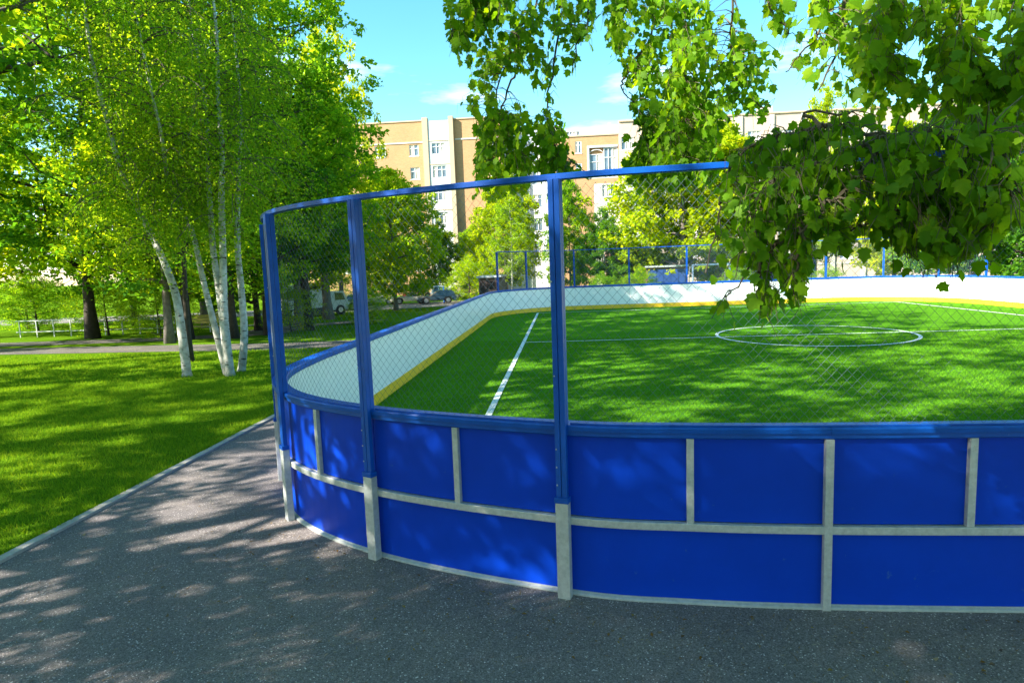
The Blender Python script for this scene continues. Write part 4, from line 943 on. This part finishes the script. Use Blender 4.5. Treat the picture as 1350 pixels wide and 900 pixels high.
# ------------------------------------------------------------------ the overhanging maple
mp_ = thing('maple_tree', 'big maple whose leafy branches hang into the view from the upper right', 'tree', (6.6, -.2, 0))
O = Vector((6.6, -.2, 0)); rnd = random.Random(5)
b = MB(); tk = [Vector((0, 0, -.1)), Vector((0, .02, .6)), Vector((-.05, .05, 1.8)), Vector((-.12, .1, 3.0)), Vector((-.3, .2, 4.6)), Vector((-.5, .4, 6.4)), Vector((-.6, .5, 8.6))]
b.tube(tk, [.30, .22, .19, .17, .13, .09, .04], 14); b.build('trunk', BARKG, mp_, True)
SP = {
 'M1': ([ [(760,-95,6.6),(720,-60,6.2),(700,20,6),(670,80,5.9),(650,140,5.8),(655,200,5.7),(655,245,5.6)], [(760,-95,6.6),(740,-60,6),(735,60,6),(722,130,6),(725,175,6),(745,205,6),(775,228,6)],
          [(760,-95,6.6),(775,10,6),(760,60,6),(755,95,6)], [(720,-60,6.2),(650,0,5.5),(615,28,5.4),(590,30,5.4)], [(700,60,6),(672,110,5.8),(662,170,5.7),(690,215,5.8)] ],
        [ [(583,-40),(583,25),(590,45),(600,72),(613,70),(620,95),(612,110),(600,140),(624,146),(625,200),(624,240),(640,262),(660,266),(690,250),(697,228),(735,238),(775,236),(762,200),(748,172),(738,130),(732,95),(744,82),(755,108),(765,88),(780,78),(782,45),(790,0),(790,-40)] ],
        [ [(650,110),(668,96),(690,104),(692,128),(675,142),(655,138)], [(698,120),(714,112),(716,150),(700,150)], [(728,130),(735,118),(739,160),(730,160)], [(626,120),(640,125),(640,150),(628,148)], [(606,120),(616,100),(622,104),(618,128)] ], 640, 5.8, .62, .068),
 'M2': ([ [(905,-95,6.4),(880,-60,6),(860,40,6),(845,120,6),(850,180,6),(838,230,6)], [(905,-95,6.4),(900,60,5.5),(905,130,5.6),(890,200,5.6),(900,235,5.6)],
          [(940,-95,6),(960,-60,5.5),(965,30,5.5),(965,90,5.5),(990,130,5.5),(1012,148,5.5)], [(905,-95,6.4),(830,-40,6),(815,20,6),(808,60,6)], [(850,60,6),(826,100,5.7),(820,115,5.6),(836,138,5.6)] ],
        [ [(790,-40),(793,20),(800,58),(822,92),(832,140),(840,168),(815,190),(820,215),(830,240),(870,246),(950,240),(942,205),(950,165),(978,150),(1005,152),(1022,135),(1024,118),(1012,90),(1020,66),(1000,56),(990,74),(972,72),(950,72),(942,48),(957,20),(938,16),(938,-40)], [(966,-40),(978,32),(1000,40),(1030,66),(1020,110),(985,140),(955,100),(962,60)], [(818,112),(826,106),(838,140),(832,144)] ],
        [ [(938,96),(950,90),(950,112),(940,118)], [(876,30),(884,34),(880,44),(872,40)], [(905,155),(915,150),(916,170),(906,170)] ], 880, 5.7, .75, .066),
 'M3': ([ [(1130,-95,5.2),(1100,-60,5),(1085,30,4.8),(1058,70,4.7),(1036,95,4.6)], [(1130,-95,5.2),(1105,60,4.7),(1078,120,4.7)], [(1060,-95,5.2),(1020,-40,5),(1015,10,5),(1040,45,5)],
          [(1130,-95,5.2),(1180,-60,4.5),(1170,20,4.5),(1122,90,4.5)], [(1300,-80,4.6),(1265,30,4.5),(1290,90,4.5)], [(1300,-80,4.6),(1340,0,4.4),(1350,80,4.4)], [(1230,-80,4.6),(1215,20,4.5)] ],
        [ [(1000,-40),(1010,25),(1030,45),(1045,50),(1052,70),(1034,90),(1040,98),(1062,95),(1070,125),(1078,132),(1086,98),(1100,76),(1118,95),(1140,110),(1170,90),(1190,50),(1240,60),(1262,90),(1290,110),(1330,120),(1380,110),(1380,-40)], [(1092,80),(1140,95),(1240,60),(1380,100),(1380,200),(1085,172),(1102,130)] ],
        [ [(1040,-10),(1052,0),(1050,40),(1042,44)] ], 560, 4.8, .45, .068),
 'M4': ([ [(1480,175,3.9),(1300,185,3.3),(1180,178,3.4),(1090,168,3.5),(1030,180,3.5),(975,205,3.6),(955,250,3.5),(945,300,3.5),(930,360,3.5)], [(1180,178,3.4),(1095,210,3.3),(1020,240,3.2),(990,300,3.2),(990,350,3.2),(955,392,3.2)],
          [(1180,178,3.4),(1110,250,3.1),(1060,300,3.0),(1050,350,3.0),(1050,395,3.0)], [(1060,300,3.0),(1010,335,3.1),(1000,370,3.1),(1012,408,3.1)], [(1300,185,3.3),(1230,240,3.2),(1180,280,3.2),(1130,300,3.2)], [(1300,185,3.3),(1330,250,3.2),(1290,320,3.2)], [(1090,168,3.5),(1060,150,3.6),(1120,150,3.6)] ],
        [ [(1125,145),(1080,156),(1040,152),(1010,162),(985,188),(950,202),(958,235),(950,262),(957,295),(936,335),(924,374),(936,376),(950,356),(975,352),(985,380),(955,384),(944,398),(950,408),(975,394),(1000,410),(1012,418),(1022,402),(1032,404),(1048,412),(1060,395),(1058,370),(1078,342),(1102,322),(1125,305),(1180,330),(1240,350),(1290,335),(1340,300),(1380,280),(1380,120),(1300,130),(1200,150)] ],
        [ [(966,390),(985,372),(995,385),(985,398)], [(1022,392),(1034,376),(1040,392),(1030,400)], [(1180,262),(1200,258),(1196,280),(1180,282)] ], 900, 3.3, .45, .059),
}
def inpoly(p, poly):
    x, y = p; c = False; j = len(poly)-1
    for i in range(len(poly)):
        xi, yi = poly[i]; xj, yj = poly[j]
        if (yi > y) != (yj > y) and x < (xj-xi)*(y-yi)/(yj-yi)+xi: c = not c
        j = i
    return c
def leaf_shape(lobe=1., fold=.22, curl=.18):
    half = [(.0, 0), (.20, -.06), (.30, .06), (.46, .10), (.56, .30), (.40, .38), (.47, .55), (.56, .70), (.36, .72), (.25, .78), (.16, .92), (0, 1.08)]
    pts = [(x*lobe, y) for x, y in half]+[(-x*lobe, y) for x, y in reversed(half[1:-1])]
    f = lambda x, y: abs(x)*fold-curl*(y-.3)**2*.8-abs(x)**2*.3
    V = [(0, .36, f(0, .36))]+[(x, y, f(x, y)) for x, y in pts]; n = len(pts)
    # petiole
    k = len(V); V += [(-.012, 0, 0), (.012, 0, 0), (.012, -.45, .10), (-.012, -.45, .10)]
    return np.array(V), [(0, 1+i, 1+(i+1) % n) for i in range(n)]+[(k, k+1, k+2), (k, k+2, k+3)]
SHAPES = [leaf_shape(.86, .26, .2), leaf_shape(.95, .12, .35), leaf_shape(.78, .42, .1), leaf_shape(.9, -.12, .45)]
leaves = []                                             # (screen size, 4x4)
tw = MB()
for key, (spines, polys, holes, ntw, D0, dsp, lsz) in SP.items():
    sp3 = []
    for spn in spines:
        P = [at_d(*q) for q in spn]; fine = []
        q = [P[0]]+P+[P[-1]]
        for i in range(1, len(q)-2):
            for j in range(6):
                t = j/6; a, b_, c, e = q[i-1], q[i], q[i+1], q[i+2]; fine.append(.5*((2*b_)+(c-a)*t+(2*a-5*b_+4*c-e)*t*t+(3*b_-a-3*c+e)*t*t*t)+Vector((rnd.gauss(0, .008), rnd.gauss(0, .008), rnd.gauss(0, .008))))
        fine.append(P[-1]); k = len(fine)
        tw.tube([p-O for p in fine], [.0105*(1-.80*i/k)+.0012 for i in range(k)], 5, False)
        sp3 += [(p, proj(p)) for p in fine]
    x0, x1 = min(p[0] for pl in polys for p in pl), max(p[0] for pl in polys for p in pl); y0, y1 = min(p[1] for pl in polys for p in pl), max(p[1] for pl in polys for p in pl)
    got = 0; tries = 0
    cents = []
    ok = lambda q: any(inpoly(q, pl) for pl in polys) and not any(inpoly(q, h) for h in holes)
    while got < ntw and tries < 30000:
        tries += 1
        if len(cents) < ntw/9:
            q = (rnd.uniform(x0, x1), rnd.uniform(y0, y1))
            if key == 'M1' and len(cents) < 26: q = (rnd.uniform(622, 700), rnd.uniform(150, 266)) if len(cents) < 16 else (rnd.uniform(700, 778), rnd.uniform(165, 238))
            if key == 'M2' and len(cents) < 30: q = (rnd.uniform(825, 948), rnd.uniform(175, 240))
            if ok(q): cents.append(q)
            continue
        c0 = rnd.choice(cents); cr_ = 15 if D0 > 4 else 24; q = (rnd.gauss(c0[0], cr_), rnd.gauss(c0[1], cr_*1.5))
        if not ok(q): continue
        got += 1
        cand = sorted(sp3, key=lambda s: (s[1][0]-q[0])**2+(s[1][1]-q[1])**2*(1.0 if s[1][1] < q[1]+8 else 3.5))[rnd.randint(0, 3)]
        dist = (cand[0]-CAMPOS).length+rnd.gauss(0, dsp*.45)
        if key == 'M1' or key == 'M2': dist = max(dist, 4.75+abs(q[0]-675)*.0009)
        if key == 'M4': dist = min(max(dist, 3.0), 4.0)
        tgt = at_d(q[0], q[1], dist); A = cand[0]; mid = A.lerp(tgt, .55)+Vector((0, 0, .05*(tgt-A).length)); tip = tgt+Vector((rnd.gauss(0, .03), rnd.gauss(0, .03), -rnd.uniform(.05, .14)))
        path = [A, A.lerp(mid, .5)+Vector((0, 0, .012)), mid, tgt, tip]; Lp = (tgt-A).length+.1
        if Lp < 1.1: tw.tube([p-O for p in path], [.0042, .0034, .0026, .0018, .001], 3, False)
        nl_ = 4+int(min(Lp, .5)/.09)
        for i in range(nl_):
            u = 1-i*.09/max(Lp, .15)*.9
            if u < .25: break
            f = u*4; kk = min(3, int(f)); node = path[kk].lerp(path[kk+1], f-kk); side = 1 if i % 2 else -1
            axis = (path[kk+1]-path[kk]).normalized(); lat = axis.cross(Vector((0, 0, 1))); lat = lat.normalized() if lat.length > .1 else Vector((rnd.gauss(0, 1), rnd.gauss(0, 1), 0)).normalized()
            d = (lat*side*rnd.uniform(.2, .8)+axis*.25+Vector((rnd.gauss(0, .35), rnd.gauss(0, .35), -rnd.uniform(.35, 1.3)))).normalized()
            s_ = lsz*rnd.uniform(.55, 1.22); base = node+d*s_*.43
            c3 = base+d*s_*.5; pc = proj(c3)
            if not ok((pc[0], pc[1])) and rnd.random() < .88: continue
            nrm = Vector((rnd.gauss(0, .8), rnd.gauss(-.15, .8), rnd.uniform(.0, 1.1))); nrm = (nrm-d*nrm.dot(d)).normalized(); sd = d.cross(nrm)
            M = Matrix(((sd.x*s_, d.x*s_, nrm.x*s_, base.x-O.x), (sd.y*s_, d.y*s_, nrm.y*s_, base.y-O.y), (sd.z*s_, d.z*s_, nrm.z*s_, base.z-O.z), (0, 0, 0, 1)))
            on = -20 < pc[0] < 1370 and -20 < pc[1] < 900
            leaves.append(((s_/pc[2]*F_PX) if on else 0, M))
tw.build('branches', TWIG, mp_)
leaves.sort(key=lambda l: -l[0])
LM = []
for V, Fc in SHAPES:
    me = bpy.data.meshes.new('leaf'); me.from_pydata([tuple(v) for v in V], [], Fc); me.materials.append(LNEAR); me.update(); LM.append(me)
for s_, M in leaves[:300]:
    o = ob('leaf', random.choice(LM), mp_); o.matrix_local = M
Vs, Fs, n0 = [], [], 0
for s_, M in leaves[300:]:
    V, Fc = SHAPES[rnd.randint(0, 3)]; A = np.array(M); Vs.append(V @ A[:3, :3].T+A[:3, 3]); Fs.append(np.array(Fc)+n0); n0 += len(V)
ob('leaves', npmesh('leaves', np.concatenate(Vs), np.concatenate(Fs), LNEAR), mp_, kind='stuff')
print('maple leaves', len(leaves))
# limbs from the trunk to the hanging branches, and the rest of the crown above the view
lm = MB()
for tgt, tz in ((at_d(760, -95, 6.6), 4.6), (at_d(905, -95, 6.4), 4.4), (at_d(1130, -95, 5.2), 4.0), (at_d(1480, 175, 3.9), 2.6), (at_d(1300, -80, 4.6), 3.6), (at_d(940, -95, 6), 4.4), (at_d(1060, -95, 5.2), 4.1), (at_d(1230, -80, 4.6), 3.8)):
    A = O+Vector((-.1, .1, tz)); m_ = A.lerp(tgt, .5)+Vector((0, 0, .35)); pl = [A, A.lerp(m_, .5)+Vector((0, 0, .12)), m_, m_.lerp(tgt, .5)+Vector((0, 0, .08)), tgt]
    lm.tube([p-O for p in pl], [.055, .042, .03, .02, .0105], 7, False)
C = []
for i in range(46):
    a = rnd.uniform(0, 6.28); rr = rnd.uniform(1, 5.6); z = rnd.uniform(4.8, 10.5); e = O+Vector((math.cos(a)*rr, math.sin(a)*rr, z)); A = O+tk[min(6, 3+int((z-4.8)/2))]
    pl = [A, A.lerp(e, .5)+Vector((0, 0, .3)), e]
    if all(not (-60 < proj(q)[0] < 1410 and -75 < proj(q)[1] < 900 and proj(q)[2] > 0) for q in [A.lerp(e, k/6)+Vector((0, 0, .2)) for k in range(7)]):
        lm.tube([p-O for p in pl], [.04, .025, .01], 5, False); C.append(tuple(e))
lm.build('limbs', BARKG, mp_, True)
rng = RNG; C = np.array(C); nC = 26000; P = C[rng.integers(0, len(C), nC)]+rng.normal(size=(nC, 3))*[.85, .85, .6]
d = P-np.array([0, 0, EYE]); zc = d @ np.array(FWD); pxs = 675+F_PX*(d @ np.array(RIGHT))/np.maximum(zc, .01); pys = 450-F_PX*(d @ np.array(UP))/np.maximum(zc, .01)
P = P[~((zc > .05) & (pxs > -60) & (pxs < 1410) & (pys > -50) & (pys < 950)) & (np.linalg.norm(d, axis=1) > 1.6)]
ob('crown', leaf_quads('crown', P-np.array(O), .14, LNEAR, rng, .5, .5, .8), mp_)
